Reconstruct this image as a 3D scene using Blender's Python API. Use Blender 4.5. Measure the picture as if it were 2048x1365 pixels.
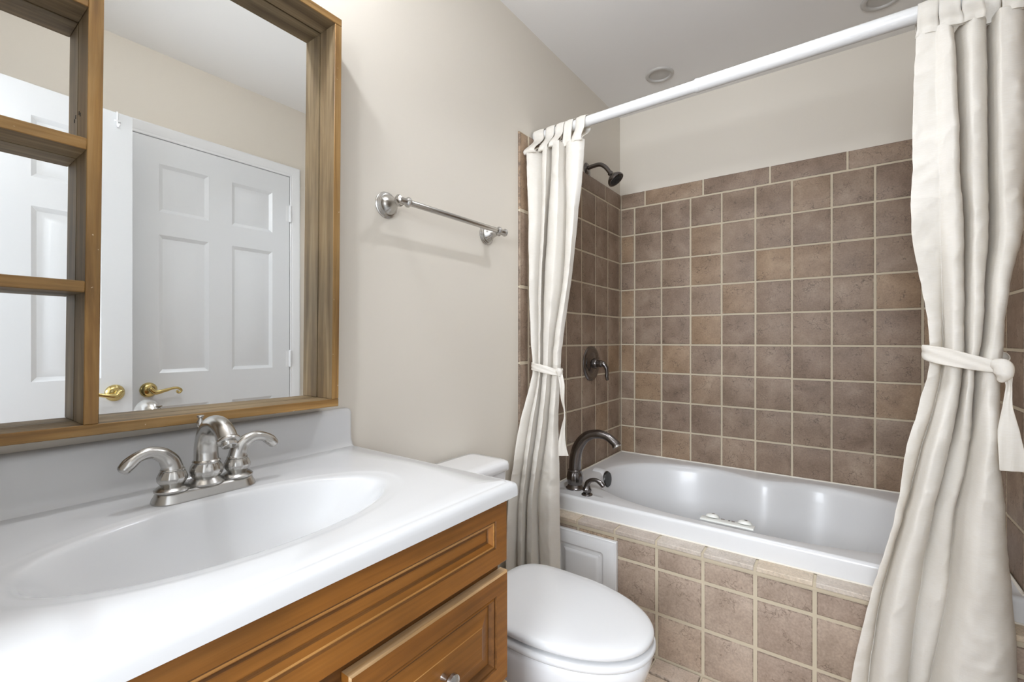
import bpy, bmesh, math, random
from mathutils import Vector, Matrix, noise
random.seed(7)
PI = math.pi
for o in list(bpy.data.objects):
    bpy.data.objects.remove(o)
SC = bpy.context.scene
COL = SC.collection

# ------------------------------------------------------------------ camera
cam = bpy.data.cameras.new('camera')
cam.sensor_width = 36.0
cam.sensor_fit = 'HORIZONTAL'
cam.lens = 914.0 / 2048 * 36
cam.shift_y = -0.00122
cam.clip_start = 0.02
camo = bpy.data.objects.new('camera', cam)
COL.objects.link(camo)
camo.location = (0, 0, 1.15)
camo.rotation_euler = (PI / 2, 0, math.radians(36.04))
SC.camera = camo

# ------------------------------------------------------------------ view + world (added ambient fill through the open doorway)
SC.view_settings.view_transform = 'Standard'
SC.view_settings.look = 'None'
SC.view_settings.gamma = 1
SC.view_settings.use_curve_mapping = False
SC.view_settings.exposure = 0.40
W = bpy.data.worlds.new('ambient_fill')
SC.world = W
W.use_nodes = True
W.node_tree.nodes['Background'].inputs[0].default_value = (0.93, 0.985, 1.06, 1)
W.node_tree.nodes['Background'].inputs[1].default_value = 1.35
VANITY_STRENGTH = 195.0
CEILING_STRENGTH = 720.0
# added fill light behind the camera, shining in through the open doorway
HL = bpy.data.lights.new('hall_fill', 'AREA')
HL.shape = 'RECTANGLE'
HL.size, HL.size_y = 0.85, 0.75
HL.energy = 43
HL.color = (0.93, 0.985, 1.06)
HLO = bpy.data.objects.new('hall_fill', HL)
COL.objects.link(HLO)
HLO.location = (0.03, -1.35, 1.60)
HLO.rotation_euler = (PI / 2, 0, 0)

# ------------------------------------------------------------------ room constants (metres)
XL, XR = -1.078, 0.388       # left wall, right wall
YF, YB = -0.06, 2.571        # front wall, back wall
ZC = 2.465                   # ceiling
TL, TR, TB = -1.068, 0.378, 2.561   # tile surfaces
TOPT = 2.003                 # top of tile
YT = 1.523                   # where the tile starts on the side walls
YA = 1.645                   # tiled knee wall of the tub


# ------------------------------------------------------------------ materials
def nt(name):
    m = bpy.data.materials.new(name)
    m.use_nodes = True
    n = m.node_tree
    return m, n, n.nodes['Principled BSDF']


def nd(n, kind, **kw):
    x = n.nodes.new(kind)
    for k, v in kw.items():
        if k in x.inputs:
            x.inputs[k].default_value = v
        else:
            setattr(x, k, v)
    return x


def ramp(n, stops):
    r = n.nodes.new('ShaderNodeValToRGB')
    e = r.color_ramp.elements
    while len(e) < len(stops):
        e.new(0.5)
    for i, (p, c) in enumerate(stops):
        e[i].position = p
        e[i].color = (*c, 1)
    return r


def coords(n, scale=(1, 1, 1), rot=(0, 0, 0)):
    tc = n.nodes.new('ShaderNodeTexCoord')
    mp = n.nodes.new('ShaderNodeMapping')
    mp.inputs['Scale'].default_value = scale
    mp.inputs['Rotation'].default_value = rot
    n.links.new(tc.outputs['Object'], mp.inputs['Vector'])
    return mp


def noise_tex(n, mp, scale, detail=4, rough=0.55, dist=0.0):
    t = nd(n, 'ShaderNodeTexNoise')
    t.inputs['Scale'].default_value = scale
    t.inputs['Detail'].default_value = detail
    t.inputs['Roughness'].default_value = rough
    t.inputs['Distortion'].default_value = dist
    n.links.new(mp.outputs[0], t.inputs['Vector'])
    return t


def bump(n, b, height, strength=0.2, dist=0.002):
    bp = n.nodes.new('ShaderNodeBump')
    bp.inputs['Strength'].default_value = strength
    bp.inputs['Distance'].default_value = dist
    n.links.new(height, bp.inputs['Height'])
    n.links.new(bp.outputs[0], b.inputs['Normal'])
    return bp


def plain(name, col, rough=0.5, metal=0.0, coat=0.0, bumps=None, spec=0.5):
    m, n, b = nt(name)
    b.inputs['Base Color'].default_value = (*col, 1)
    b.inputs['Roughness'].default_value = rough
    b.inputs['Metallic'].default_value = metal
    b.inputs['Coat Weight'].default_value = coat
    b.inputs['Coat Roughness'].default_value = 0.06
    b.inputs['Specular IOR Level'].default_value = spec
    if bumps:
        mp = coords(n)
        t = noise_tex(n, mp, bumps[0], 3)
        bump(n, b, t.outputs[0], bumps[1], bumps[2])
    return m


def mix(n, a, b, fac, blend='MIX'):
    x = n.nodes.new('ShaderNodeMix')
    x.data_type = 'RGBA'
    x.blend_type = blend
    for sock, v in ((x.inputs[6], a), (x.inputs[7], b), (x.inputs[0], fac)):
        if isinstance(v, bpy.types.NodeSocket):
            n.links.new(v, sock)
        elif isinstance(v, tuple):
            sock.default_value = (*v, 1)
        else:
            sock.default_value = v
    return x.outputs[2]


def tile_mat(name, cols, vein=0.55):
    m, n, b = nt(name)
    mp = coords(n)
    cloud = noise_tex(n, mp, 9, 5, 0.6, 0.3)
    r = ramp(n, [(0.3, cols[0]), (0.52, cols[1]), (0.74, cols[2])])
    n.links.new(cloud.outputs[0], r.inputs[0])
    at = nd(n, 'ShaderNodeAttribute', attribute_name='tone')
    tr = ramp(n, [(0.0, (0.90, 0.88, 0.88)), (0.5, (1, 1, 1)), (0.8, (1.06, 1.06, 1.06)), (1.0, (1.14, 1.06, 0.90))])
    n.links.new(at.outputs['Fac'], tr.inputs[0])
    c1 = mix(n, r.outputs[0], tr.outputs[0], 1.0, 'MULTIPLY')
    # fine dark crackle veins, only in patches
    v = nd(n, 'ShaderNodeTexVoronoi', feature='DISTANCE_TO_EDGE')
    v.inputs['Scale'].default_value = 32
    warp = noise_tex(n, mp, 22, 3, 0.6)
    add = nd(n, 'ShaderNodeVectorMath', operation='MULTIPLY_ADD')
    n.links.new(warp.outputs['Color'], add.inputs[0])
    add.inputs[1].default_value = (0.09, 0.09, 0.09)
    n.links.new(mp.outputs[0], add.inputs[2])
    n.links.new(add.outputs[0], v.inputs['Vector'])
    vr = ramp(n, [(0.0, (1, 1, 1)), (0.05, (0, 0, 0))])
    n.links.new(v.outputs['Distance'], vr.inputs[0])
    patch = noise_tex(n, mp, 16, 3, 0.6)
    pr = ramp(n, [(0.49, (0, 0, 0)), (0.60, (1, 1, 1))])
    n.links.new(patch.outputs[0], pr.inputs[0])
    fac = nd(n, 'ShaderNodeMath', operation='MULTIPLY')
    n.links.new(vr.outputs[0], fac.inputs[0])
    n.links.new(pr.outputs[0], fac.inputs[1])
    f2 = nd(n, 'ShaderNodeMath', operation='MULTIPLY')
    n.links.new(fac.outputs[0], f2.inputs[0])
    f2.inputs[1].default_value = vein
    c2 = mix(n, c1, (0.085, 0.058, 0.042), f2.outputs[0])
    ed = nd(n, 'ShaderNodeAttribute', attribute_name='rim')
    en = noise_tex(n, mp, 60, 3, 0.7)
    er = ramp(n, [(0.40, (0, 0, 0)), (0.60, (1, 1, 1))])
    n.links.new(en.outputs[0], er.inputs[0])
    ef = nd(n, 'ShaderNodeMath', operation='MULTIPLY')
    n.links.new(ed.outputs['Fac'], ef.inputs[0])
    n.links.new(er.outputs[0], ef.inputs[1])
    c2 = mix(n, c2, (0.10, 0.07, 0.05), ef.outputs[0])
    grain = noise_tex(n, mp, 150, 2, 0.6)
    gr = ramp(n, [(0.3, (0.86, 0.86, 0.86)), (0.7, (1.1, 1.1, 1.1))])
    n.links.new(grain.outputs[0], gr.inputs[0])
    c3 = mix(n, c2, gr.outputs[0], 1.0, 'MULTIPLY')
    n.links.new(c3, b.inputs['Base Color'])
    b.inputs['Roughness'].default_value = 0.5
    b.inputs['Specular IOR Level'].default_value = 0.35
    bump(n, b, cloud.outputs[0], 0.25, 0.002)
    return m


def wood_mat(name, dark, mid, light, axis, rough=0.45, scale=1.0, coat=0.0, wear=None):
    """grain runs along axis 0/1/2"""
    m, n, b = nt(name)
    s = [34 * scale] * 3
    s[axis] = 2.2 * scale
    mp = coords(n, tuple(s))
    t = noise_tex(n, mp, 1.0, 6, 0.62, 0.6)
    s2 = [150 * scale] * 3
    s2[axis] = 5 * scale
    mp2 = coords(n, tuple(s2))
    t2 = noise_tex(n, mp2, 1.0, 3, 0.6)
    r = ramp(n, [(0.28, dark), (0.5, mid), (0.72, light)])
    n.links.new(t.outputs[0], r.inputs[0])
    r2 = ramp(n, [(0.3, (0.80, 0.80, 0.80)), (0.65, (1.08, 1.08, 1.08))])
    n.links.new(t2.outputs[0], r2.inputs[0])
    c = mix(n, r.outputs[0], r2.outputs[0], 1.0, 'MULTIPLY')
    mp3 = coords(n, (3.2, 3.2, 3.2))
    t3 = noise_tex(n, mp3, 1.6, 3, 0.5)
    r3 = ramp(n, [(0.32, (0.76, 0.76, 0.78)), (0.66, (1.16, 1.13, 1.08))])
    n.links.new(t3.outputs[0], r3.inputs[0])
    c = mix(n, c, r3.outputs[0], 1.0, 'MULTIPLY')
    if wear:
        mp4 = coords(n)
        t4 = noise_tex(n, mp4, 90, 2, 0.5)
        r4 = ramp(n, [(0.735, (0, 0, 0)), (0.76, (1, 1, 1))])
        n.links.new(t4.outputs[0], r4.inputs[0])
        c = mix(n, c, wear, r4.outputs[0])
    n.links.new(c, b.inputs['Base Color'])
    b.inputs['Roughness'].default_value = rough
    b.inputs['Coat Weight'].default_value = coat
    b.inputs['Coat Roughness'].default_value = 0.25
    b.inputs['Specular IOR Level'].default_value = 0.3
    bump(n, b, t2.outputs[0], 0.15, 0.001)
    return m


def metal_mat(name, col, rough, brush=0.12):
    m, n, b = nt(name)
    b.inputs['Base Color'].default_value = (*col, 1)
    b.inputs['Metallic'].default_value = 1
    b.inputs['Roughness'].default_value = rough
    return m


def cloth_mat():
    m, n, b = nt('cream_cotton')
    mp = coords(n, (900, 900, 60))
    w1 = noise_tex(n, mp, 1, 2)
    mp2 = coords(n, (70, 70, 620))
    w2 = noise_tex(n, mp2, 1, 2)
    mp3 = coords(n)
    st = noise_tex(n, mp3, 5, 3)
    a = nd(n, 'ShaderNodeMath', operation='ADD')
    n.links.new(w1.outputs[0], a.inputs[0])
    n.links.new(w2.outputs[0], a.inputs[1])
    r = ramp(n, [(0.35, (0.93, 0.905, 0.855)), (0.65, (0.955, 0.937, 0.90))])
    n.links.new(w2.outputs[0], r.inputs[0])
    sr = ramp(n, [(0.3, (0.96, 0.955, 0.94)), (0.6, (1, 1, 1))])
    n.links.new(st.outputs[0], sr.inputs[0])
    c = mix(n, r.outputs[0], sr.outputs[0], 1.0, 'MULTIPLY')
    n.links.new(c, b.inputs['Base Color'])
    b.inputs['Roughness'].default_value = 0.9
    b.inputs['Specular IOR Level'].default_value = 0.15
    bump(n, b, a.outputs[0], 0.35, 0.0006)
    tr = n.nodes.new('ShaderNodeBsdfTranslucent')
    tw = mix(n, c, (0.95, 0.84, 0.62), 1.0, 'MULTIPLY')
    n.links.new(tw, tr.inputs['Color'])
    ms = n.nodes.new('ShaderNodeMixShader')
    ms.inputs[0].default_value = 0.28
    n.links.new(b.outputs[0], ms.inputs[1])
    n.links.new(tr.outputs[0], ms.inputs[2])
    n.links.new(ms.outputs[0], n.nodes['Material Output'].inputs['Surface'])
    return m


def emit_mat(name, col, s):
    m, n, b = nt(name)
    b.inputs['Base Color'].default_value = (0.9, 0.9, 0.88, 1)
    b.inputs['Emission Color'].default_value = (*col, 1)
    b.inputs['Emission Strength'].default_value = s
    return m


def door_paint():
    m, n, b = nt('white_door_paint')
    b.inputs['Base Color'].default_value = (0.745, 0.76, 0.775, 1)
    b.inputs['Roughness'].default_value = 0.28
    mp = coords(n, (8, 8, 260))
    t = noise_tex(n, mp, 1, 3, 0.6, 0.8)
    bump(n, b, t.outputs[0], 0.12, 0.001)
    return m


M = {}
M['paint'] = plain('warm_white_wall_paint', (0.715, 0.662, 0.580), 0.55, bumps=(160, 0.06, 0.001))
M['ceil'] = plain('flat_ceiling_paint', (0.87, 0.855, 0.835), 0.8, bumps=(120, 0.06, 0.001))
M['trim'] = plain('white_trim_paint', (0.80, 0.805, 0.81), 0.3)
M['door'] = door_paint()
M['grout'] = plain('tan_grout', (0.60, 0.52, 0.39), 0.9, bumps=(300, 0.3, 0.001))
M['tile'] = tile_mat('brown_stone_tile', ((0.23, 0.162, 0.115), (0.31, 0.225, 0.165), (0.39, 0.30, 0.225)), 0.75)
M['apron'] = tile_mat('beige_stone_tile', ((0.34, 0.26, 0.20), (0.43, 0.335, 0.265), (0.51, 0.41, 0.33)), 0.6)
M['floor'] = tile_mat('pale_floor_tile', ((0.50, 0.40, 0.31), (0.60, 0.50, 0.41), (0.70, 0.61, 0.52)), 0.35)
M['captile'] = tile_mat('pale_cap_tile', ((0.49, 0.41, 0.34), (0.57, 0.50, 0.43), (0.65, 0.585, 0.52)), 0.3)
M['caulk'] = plain('white_caulk', (0.84, 0.79, 0.70), 0.6)
M['porcelain'] = plain('glossy_white_porcelain', (0.86, 0.86, 0.865), 0.12, coat=0.6)
M['acrylic'] = plain('glossy_white_acrylic', (0.75, 0.75, 0.75), 0.30, coat=0.12)
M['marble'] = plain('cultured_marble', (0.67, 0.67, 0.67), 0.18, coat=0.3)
M['plastic'] = plain('white_plastic', (0.77, 0.77, 0.77), 0.22, coat=0.3)
M['strip'] = plain('offwhite_plastic', (0.80, 0.80, 0.75), 0.35)
M['dark_spot'] = plain('dark_grey_spot', (0.25, 0.22, 0.20), 0.8)  # dark grey for the small spots on the tub strip
M['nickel'] = metal_mat('brushed_nickel', (0.52, 0.505, 0.48), 0.25)
M['pewter'] = metal_mat('dark_pewter', (0.20, 0.185, 0.18), 0.24)
M['cover'] = metal_mat('blackened_pewter', (0.07, 0.068, 0.066), 0.38)
M['brass'] = metal_mat('polished_brass', (0.62, 0.49, 0.21), 0.14, 0.04)
M['steel'] = metal_mat('grey_steel', (0.35, 0.36, 0.38), 0.35)
M['cotton'] = cloth_mat()
M['black'] = plain('black_rubber', (0.02, 0.02, 0.02), 0.6)
M['screw'] = plain('dark_hole', (0.03, 0.025, 0.02), 0.8)
for ax, s in ((1, 'h'), (2, 'v')):
    M['oak' + s] = wood_mat('golden_wood_' + s, (0.17, 0.085, 0.028), (0.31, 0.175, 0.058), (0.42, 0.27, 0.115), ax, 0.5, wear=(0.62, 0.50, 0.34))
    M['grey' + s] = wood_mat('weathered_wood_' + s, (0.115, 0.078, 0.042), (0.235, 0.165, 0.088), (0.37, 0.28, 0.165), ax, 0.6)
    M['maple' + s] = wood_mat('stained_maple_' + s, (0.215, 0.080, 0.013), (0.262, 0.102, 0.017), (0.300, 0.124, 0.025), ax, 0.40, 0.7, 0.0)
M['glaze_shade'] = wood_mat('glaze_shade_wood', (0.10, 0.04, 0.010), (0.145, 0.06, 0.015), (0.19, 0.08, 0.02), 1, 0.4)
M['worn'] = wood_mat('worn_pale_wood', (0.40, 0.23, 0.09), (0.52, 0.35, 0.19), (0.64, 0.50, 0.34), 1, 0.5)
M['honey'] = wood_mat('highlight_honey_wood', (0.30, 0.13, 0.030), (0.40, 0.19, 0.05), (0.50, 0.27, 0.09), 1, 0.35)  # paler wood paints the lit bright line along the panel bevels
M['inside'] = plain('dark_cabinet_interior', (0.07, 0.035, 0.015), 0.7)
mm, n_, b_ = nt('mirror_silver')
b_.inputs['Base Color'].default_value = (0.93, 0.945, 0.94, 1)
b_.inputs['Metallic'].default_value = 1
b_.inputs['Roughness'].default_value = 0.0
M['mirror'] = mm
M['bulb'] = emit_mat('vanity_bulb', (0.94, 0.985, 1.06), VANITY_STRENGTH)
M['lens'] = emit_mat('ceiling_lens', (0.94, 0.985, 1.06), CEILING_STRENGTH)
M['offlamp'] = plain('unlit_lamp_glass', (0.52, 0.50, 0.47), 0.35)


# ------------------------------------------------------------------ mesh helpers
def world_off(p):
    v = Vector((0, 0, 0))
    while p is not None:
        v += p.location
        p = p.parent
    return v


class MB:
    def __init__(self):
        self.bm = bmesh.new()
        self.tone = self.bm.faces.layers.float.new('tone')
        self.rim = self.bm.faces.layers.float.new('rim')

    def v(self, p):
        return self.bm.verts.new(p)

    def f(self, vs, mat=0, tone=0.5):
        try:
            fc = self.bm.faces.new(vs)
        except ValueError:
            return None
        fc.material_index = mat
        fc[self.tone] = tone
        return fc

    def box(self, x0, x1, y0, y1, z0, z1, bev=0.0, seg=2, mat=0, mats=None):
        vs = [self.v((x, y, z)) for x in (x0, x1) for y in (y0, y1) for z in (z0, z1)]
        q = {'x0': (0, 1, 3, 2), 'x1': (4, 6, 7, 5), 'y0': (0, 4, 5, 1), 'y1': (2, 3, 7, 6), 'z0': (0, 2, 6, 4), 'z1': (1, 5, 7, 3)}
        fs = [self.f([vs[i] for i in ix], (mats or {}).get(k, mat)) for k, ix in q.items()]
        if bev > 0:
            es = list({e for fc in fs for e in fc.edges})
            bmesh.ops.bevel(self.bm, geom=es, offset=bev, segments=seg, affect='EDGES', clamp_overlap=True, profile=0.5)
        return self

    def rings(self, rings, closed=True, cap0=False, cap1=False, mat=0, mats=None):
        vr = [[self.v(p) for p in r] for r in rings]
        n = len(vr[0])
        for i in range(len(vr) - 1):
            for j in range(n if closed else n - 1):
                k = (j + 1) % n
                self.f([vr[i][j], vr[i][k], vr[i + 1][k], vr[i + 1][j]], mats[i] if mats else mat)
        if cap0:
            self.f(vr[0], mat)
        if cap1:
            self.f(vr[-1], mat)
        return vr

    def lathe(self, prof, origin=(0, 0, 0), axis=(0, 0, 1), seg=32, flute=None, mat=0, sy=1.0):
        """prof: (radius, height) pairs; flute=(n, depth, i0, i1) scallops the rings i0..i1"""
        ax = Vector(axis).normalized()
        up = Vector((0, 0, 1)) if abs(ax.z) < 0.9 else Vector((1, 0, 0))
        u = ax.cross(up).normalized()
        w = ax.cross(u)
        o = Vector(origin)
        rs = []
        for i, (r, h) in enumerate(prof):
            ring = []
            for k in range(seg):
                a = 2 * PI * k / seg
                rr = r
                if flute and flute[2] <= i <= flute[3]:
                    rr = r * (1 - flute[1] * (0.5 - 0.5 * math.cos(flute[0] * a)))
                ring.append(o + ax * h + (u * math.cos(a) + w * math.sin(a) * sy) * max(rr, 1e-5))
            rs.append(ring)
        self.rings(rs, True, prof[0][0] > 1e-4, prof[-1][0] > 1e-4, mat)
        return self

    def tube(self, pts, rad, seg=20, sub=6, cap=True, flat=None, mat=0):
        """smooth tube through pts; rad list per point; flat = list of width factors"""
        pts = [Vector(p) for p in pts]
        n = len(pts)
        rad = rad if isinstance(rad, (list, tuple)) else [rad] * n
        flat = flat or [1.0] * n
        P, R, Fl = [], [], []
        for i in range(n - 1):
            p0, p1, p2, p3 = pts[max(i - 1, 0)], pts[i], pts[i + 1], pts[min(i + 2, n - 1)]
            for k in range(sub):
                t = k / sub
                P.append(0.5 * ((2 * p1) + (p2 - p0) * t + (2 * p0 - 5 * p1 + 4 * p2 - p3) * t * t + (3 * p1 - p0 - 3 * p2 + p3) * t ** 3))
                s = t * t * (3 - 2 * t)
                R.append(rad[i] * (1 - s) + rad[i + 1] * s)
                Fl.append(flat[i] * (1 - s) + flat[i + 1] * s)
        P.append(pts[-1]); R.append(rad[-1]); Fl.append(flat[-1])
        T = [(P[min(i + 1, len(P) - 1)] - P[max(i - 1, 0)]).normalized() for i in range(len(P))]
        nrm = T[0].orthogonal().normalized()
        for ref in (Vector((0, 0, 1)), Vector((0, 1, 0)), Vector((1, 0, 0))):
            if abs(T[0].dot(ref)) < 0.8:
                nrm = (ref - T[0] * T[0].dot(ref)).normalized()
                break
        rs = []
        for i, p in enumerate(P):
            nrm = (nrm - T[i] * T[i].dot(nrm)).normalized()
            bn = T[i].cross(nrm)
            rs.append([p + (nrm * math.cos(2 * PI * k / seg) + bn * math.sin(2 * PI * k / seg) * Fl[i]) * R[i] for k in range(seg)])
        if cap:   # rounded ends
            for end in (0, -1):
                p, t, r = P[end], T[end] * (1 if end else -1), R[end]
                base = rs[end]
                extra = [[p + (q - p) * c + t * r * s * 0.6 for q in base] for c, s in ((0.87, 0.5), (0.5, 0.87), (0.05, 1.0))]
                rs = (extra[::-1] + rs) if end == 0 else (rs + extra)
        self.rings(rs, True, True, True, mat)
        return self

    def grid(self, rows, closed=False, mat=0):
        return self.rings(rows, closed, False, False, mat)

    def slab(self, fn, w, h, t, panels, prof, pm=None, edge=None, mat=0):
        """slab in (a,b,c) with nested-ring panels; fn maps (a,b,c) to the world, c = depth below the front face.
        prof: (inset, depth, material) rings; edge: (inset, depth, material) outer chamfer"""
        e = edge[0] if edge else 0.0
        xs = sorted({e, w - e} | {p[0] for p in panels} | {p[1] for p in panels})
        zs = sorted({e, h - e} | {p[2] for p in panels} | {p[3] for p in panels})
        cache = {}

        def V(a, b, c):
            k = (round(a, 5), round(b, 5), round(c, 5))
            if k not in cache:
                cache[k] = self.v(fn(a, b, c))
            return cache[k]
        for i in range(len(xs) - 1):
            for j in range(len(zs) - 1):
                a0, a1, b0, b1 = xs[i], xs[i + 1], zs[j], zs[j + 1]
                if any(p[0] <= a0 + 1e-6 and p[1] >= a1 - 1e-6 and p[2] <= b0 + 1e-6 and p[3] >= b1 - 1e-6 for p in panels):
                    continue
                self.f([V(a0, b0, 0), V(a1, b0, 0), V(a1, b1, 0), V(a0, b1, 0)], mat)
        for (p0, p1, q0, q1) in panels:
            prev = None
            for (ins, dep, m_) in prof:
                r = [V(p0 + ins, q0 + ins, dep), V(p1 - ins, q0 + ins, dep), V(p1 - ins, q1 - ins, dep), V(p0 + ins, q1 - ins, dep)]
                if prev:
                    for k in range(4):
                        self.f([prev[k], prev[(k + 1) % 4], r[(k + 1) % 4], r[k]], m_)
                else:
                    # stitch the first ring to any cut vertices on the flat (coincident edges)
                    pass
                prev = r
            self.f(prev, prof[-1][2] if pm is None else pm)
        d = edge[1] if edge else 0.0
        em = edge[2] if edge else mat
        A = [(e, e), (w - e, e), (w - e, h - e), (e, h - e)]
        B = [(0, 0), (w, 0), (w, h), (0, h)]
        for k in range(4):
            k2 = (k + 1) % 4
            if edge:
                self.f([V(*A[k], 0), V(*A[k2], 0), V(*B[k2], d), V(*B[k], d)], em)
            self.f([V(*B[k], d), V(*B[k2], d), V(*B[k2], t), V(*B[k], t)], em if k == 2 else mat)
        self.f([V(*q, t) for q in B], mat)
        return self

    def tiles(self, fn, cells, depth=0.006, cham=0.0025, inset=0.0038):
        """bevelled tiles; cells = (a0,a1,b0,b1) grout-centre to grout-centre"""
        for (a0, a1, b0, b1) in cells:
            tone = random.random()
            g = inset
            j = [random.uniform(-0.0006, 0.0006) for _ in range(4)]
            A0, A1, B0, B1 = a0 + g + j[0], a1 - g + j[1], b0 + g + j[2], b1 - g + j[3]
            if A1 - A0 < 0.006 or B1 - B0 < 0.006:
                continue
            R = [[(A0, B0, depth), (A1, B0, depth), (A1, B1, depth), (A0, B1, depth)],
                 [(A0, B0, cham), (A1, B0, cham), (A1, B1, cham), (A0, B1, cham)],
                 [(A0 + cham * .4, B0 + cham * .4, cham * .3), (A1 - cham * .4, B0 + cham * .4, cham * .3), (A1 - cham * .4, B1 - cham * .4, cham * .3), (A0 + cham * .4, B1 - cham * .4, cham * .3)],
                 [(A0 + cham * 1.3, B0 + cham * 1.3, 0), (A1 - cham * 1.3, B0 + cham * 1.3, 0), (A1 - cham * 1.3, B1 - cham * 1.3, 0), (A0 + cham * 1.3, B1 - cham * 1.3, 0)]]
            vr = [[self.v(fn(*p)) for p in r] for r in R]
            for i in range(3):
                for k in range(4):
                    fc = self.f([vr[i][k], vr[i][(k + 1) % 4], vr[i + 1][(k + 1) % 4], vr[i + 1][k]], 0, tone)
                    fc[self.rim] = 0.75 if i < 2 else 0.5
            self.f(vr[3], 0, tone)
        return self

    def build(self, name, mats, parent=None, sharp=38, weld=True, recalc=True):
        if weld:
            bmesh.ops.remove_doubles(self.bm, verts=self.bm.verts, dist=1e-6)
        if recalc:
            bmesh.ops.recalc_face_normals(self.bm, faces=self.bm.faces)
        off = world_off(parent)
        if off.length > 0:
            bmesh.ops.translate(self.bm, verts=self.bm.verts, vec=-off)
        me = bpy.data.meshes.new(name)
        self.bm.to_mesh(me)
        self.bm.free()
        for m_ in (mats if isinstance(mats, (list, tuple)) else [mats]):
            me.materials.append(M[m_] if isinstance(m_, str) else m_)
        for p in me.polygons:
            p.use_smooth = True
        me.set_sharp_from_angle(angle=math.radians(sharp))
        o = bpy.data.objects.new(name, me)
        COL.objects.link(o)
        o.parent = parent
        return o


def thing(name, label, cat, loc, group=None):
    o = bpy.data.objects.new(name, None)
    o.empty_display_size = 0.05
    COL.objects.link(o)
    o.location = loc
    o['label'] = label
    o['category'] = cat
    if group:
        o['group'] = group
    return o


def tag(o, label, cat, group=None):
    o['label'] = label
    o['category'] = cat
    if group:
        o['group'] = group
    return o


def struct(o, label=None, cat=None):
    o['kind'] = 'structure'
    if label:
        o['label'] = label
    if cat:
        o['category'] = cat
    return o


# ------------------------------------------------------------------ room shell
T = 0.10
m = MB(); m.box(XL - T, XR + T, YF - 0.13, YB + T, -0.08, -0.008)
floor = struct(m.build('floor', 'grout'), 'pale stone tile floor beside the toilet and tub', 'floor')
fx = [XL + 0.0] + [-0.395 - 0.157 * k for k in range(4, -1, -1)] + [-0.395 + 0.157 * k for k in range(1, 5)] + [XR]
fy = [YF - 0.12] + [1.556 - 0.157 * k for k in range(10, -1, -1)] + [YA]
m = MB()
m.tiles(lambda a, b, c: (a, b, -c), [(fx[i], fx[i + 1], fy[j], fy[j + 1]) for i in range(len(fx) - 1) for j in range(len(fy) - 1)], 0.009, 0.002)
m.build('floor_tiles', 'floor', floor)

m = MB(); m.box(XL - T, XR + T, YF - 0.13, YB + T, ZC, ZC + 0.06)
ceiling = m.build('ceiling', 'ceil')
struct(ceiling, 'flat grey-white painted ceiling', 'ceiling')
# holes for the recessed lights are hidden behind their trims

m = MB(); m.box(XL - T, XL, YF - 0.13, YB + T, -0.05, ZC + 0.02)
wall_left = struct(m.build('wall_left', 'paint'), 'warm white painted wall behind the mirror and towel bar', 'wall')
m = MB(); m.box(XL, XR, YB, YB + T, -0.05, ZC + 0.02)
wall_back = struct(m.build('wall_back', 'paint'), 'cream wall above the brown tile behind the tub', 'wall')
DY0, DY1, DZ = 0.632, 1.348, 2.070          # door_2 opening
m = MB()
m.box(XR, XR + T, YF - 0.13, DY0, -0.05, ZC + 0.02)
m.box(XR, XR + T, DY1, YB + T, -0.05, ZC + 0.02)
m.box(XR, XR + T, DY0, DY1, DZ, ZC + 0.02)
wall_right = struct(m.build('wall_right', 'paint'), 'cream wall around the closed white door, seen in the mirror', 'wall')
m = MB()
m.box(XL, -0.575, YF - 0.12, YF, -0.05, ZC + 0.02)
m.box(0.205, XR, YF - 0.12, YF, -0.05, ZC + 0.02)
m.box(-0.575, 0.205, YF - 0.12, YF, 2.085, ZC + 0.02)
wall_front = struct(m.build('wall_front', 'paint'), 'wall with the doorway to the hall', 'wall')

# wall tile: back wall
bx = [TL] + [-0.985 + 0.1562 * k for k in range(9)] + [TR]
rows = [1.916 - 0.1588 * k for k in range(10)]
rows_all = rows + [0.44]
m = MB()
cells = []
for j in range(len(rows_all) - 1):
    for i in range(len(bx) - 1):
        cells.append((bx[i], bx[i + 1], rows_all[j + 1], rows_all[j]))
tb = [TL, -0.923, -0.608, -0.296, 0.011, 0.325, TR]
for i in range(len(tb) - 1):
    cells.append((tb[i], tb[i + 1], 1.916, TOPT + 0.003))
m.tiles(lambda a, b, c: (a, TB + c, b), cells)
m.build('wall_tiles', 'tile', wall_back)
m = MB(); m.box(TL, TR, TB + 0.0016, YB, 0.3, TOPT - 0.002)
m.build('grout_bed', 'grout', wall_back)


def side_tiles(fn, parent, name):
    m = MB()
    ys = [TB] + [2.537 - 0.157 * k for k in range(7)]
    ys = [y for y in ys if y > 1.60] + [1.588]
    cells = []
    for j in range(len(rows_all) - 1):
        for i in range(len(ys) - 1):
            if ys[i] - ys[i + 1] > 0.012:
                cells.append((ys[i + 1], ys[i], rows_all[j + 1], rows_all[j]))
    tb = [TB, 2.346, 2.031, 1.716, 1.588]
    for i in range(len(tb) - 1):
        cells.append((tb[i + 1], tb[i], 1.916, TOPT + 0.003))
    m.tiles(fn, cells)
    # narrow bullnose edge strip
    zz = [TOPT + 0.003, 1.680, 1.367, 1.055, 0.743, 0.43, 0.115, 0.0]
    m.tiles(fn, [(YT - 0.003, 1.588, zz[i + 1], zz[i]) for i in range(len(zz) - 1)], 0.010, 0.006)
    # tile below the tub rim in front of the apron
    m.tiles(fn, [(1.588, YA, 0.0, 0.12), (1.588, YA, 0.12, 0.28), (1.588, YA, 0.28, 0.44)])
    m.build('wall_tiles', 'tile', parent)


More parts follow.
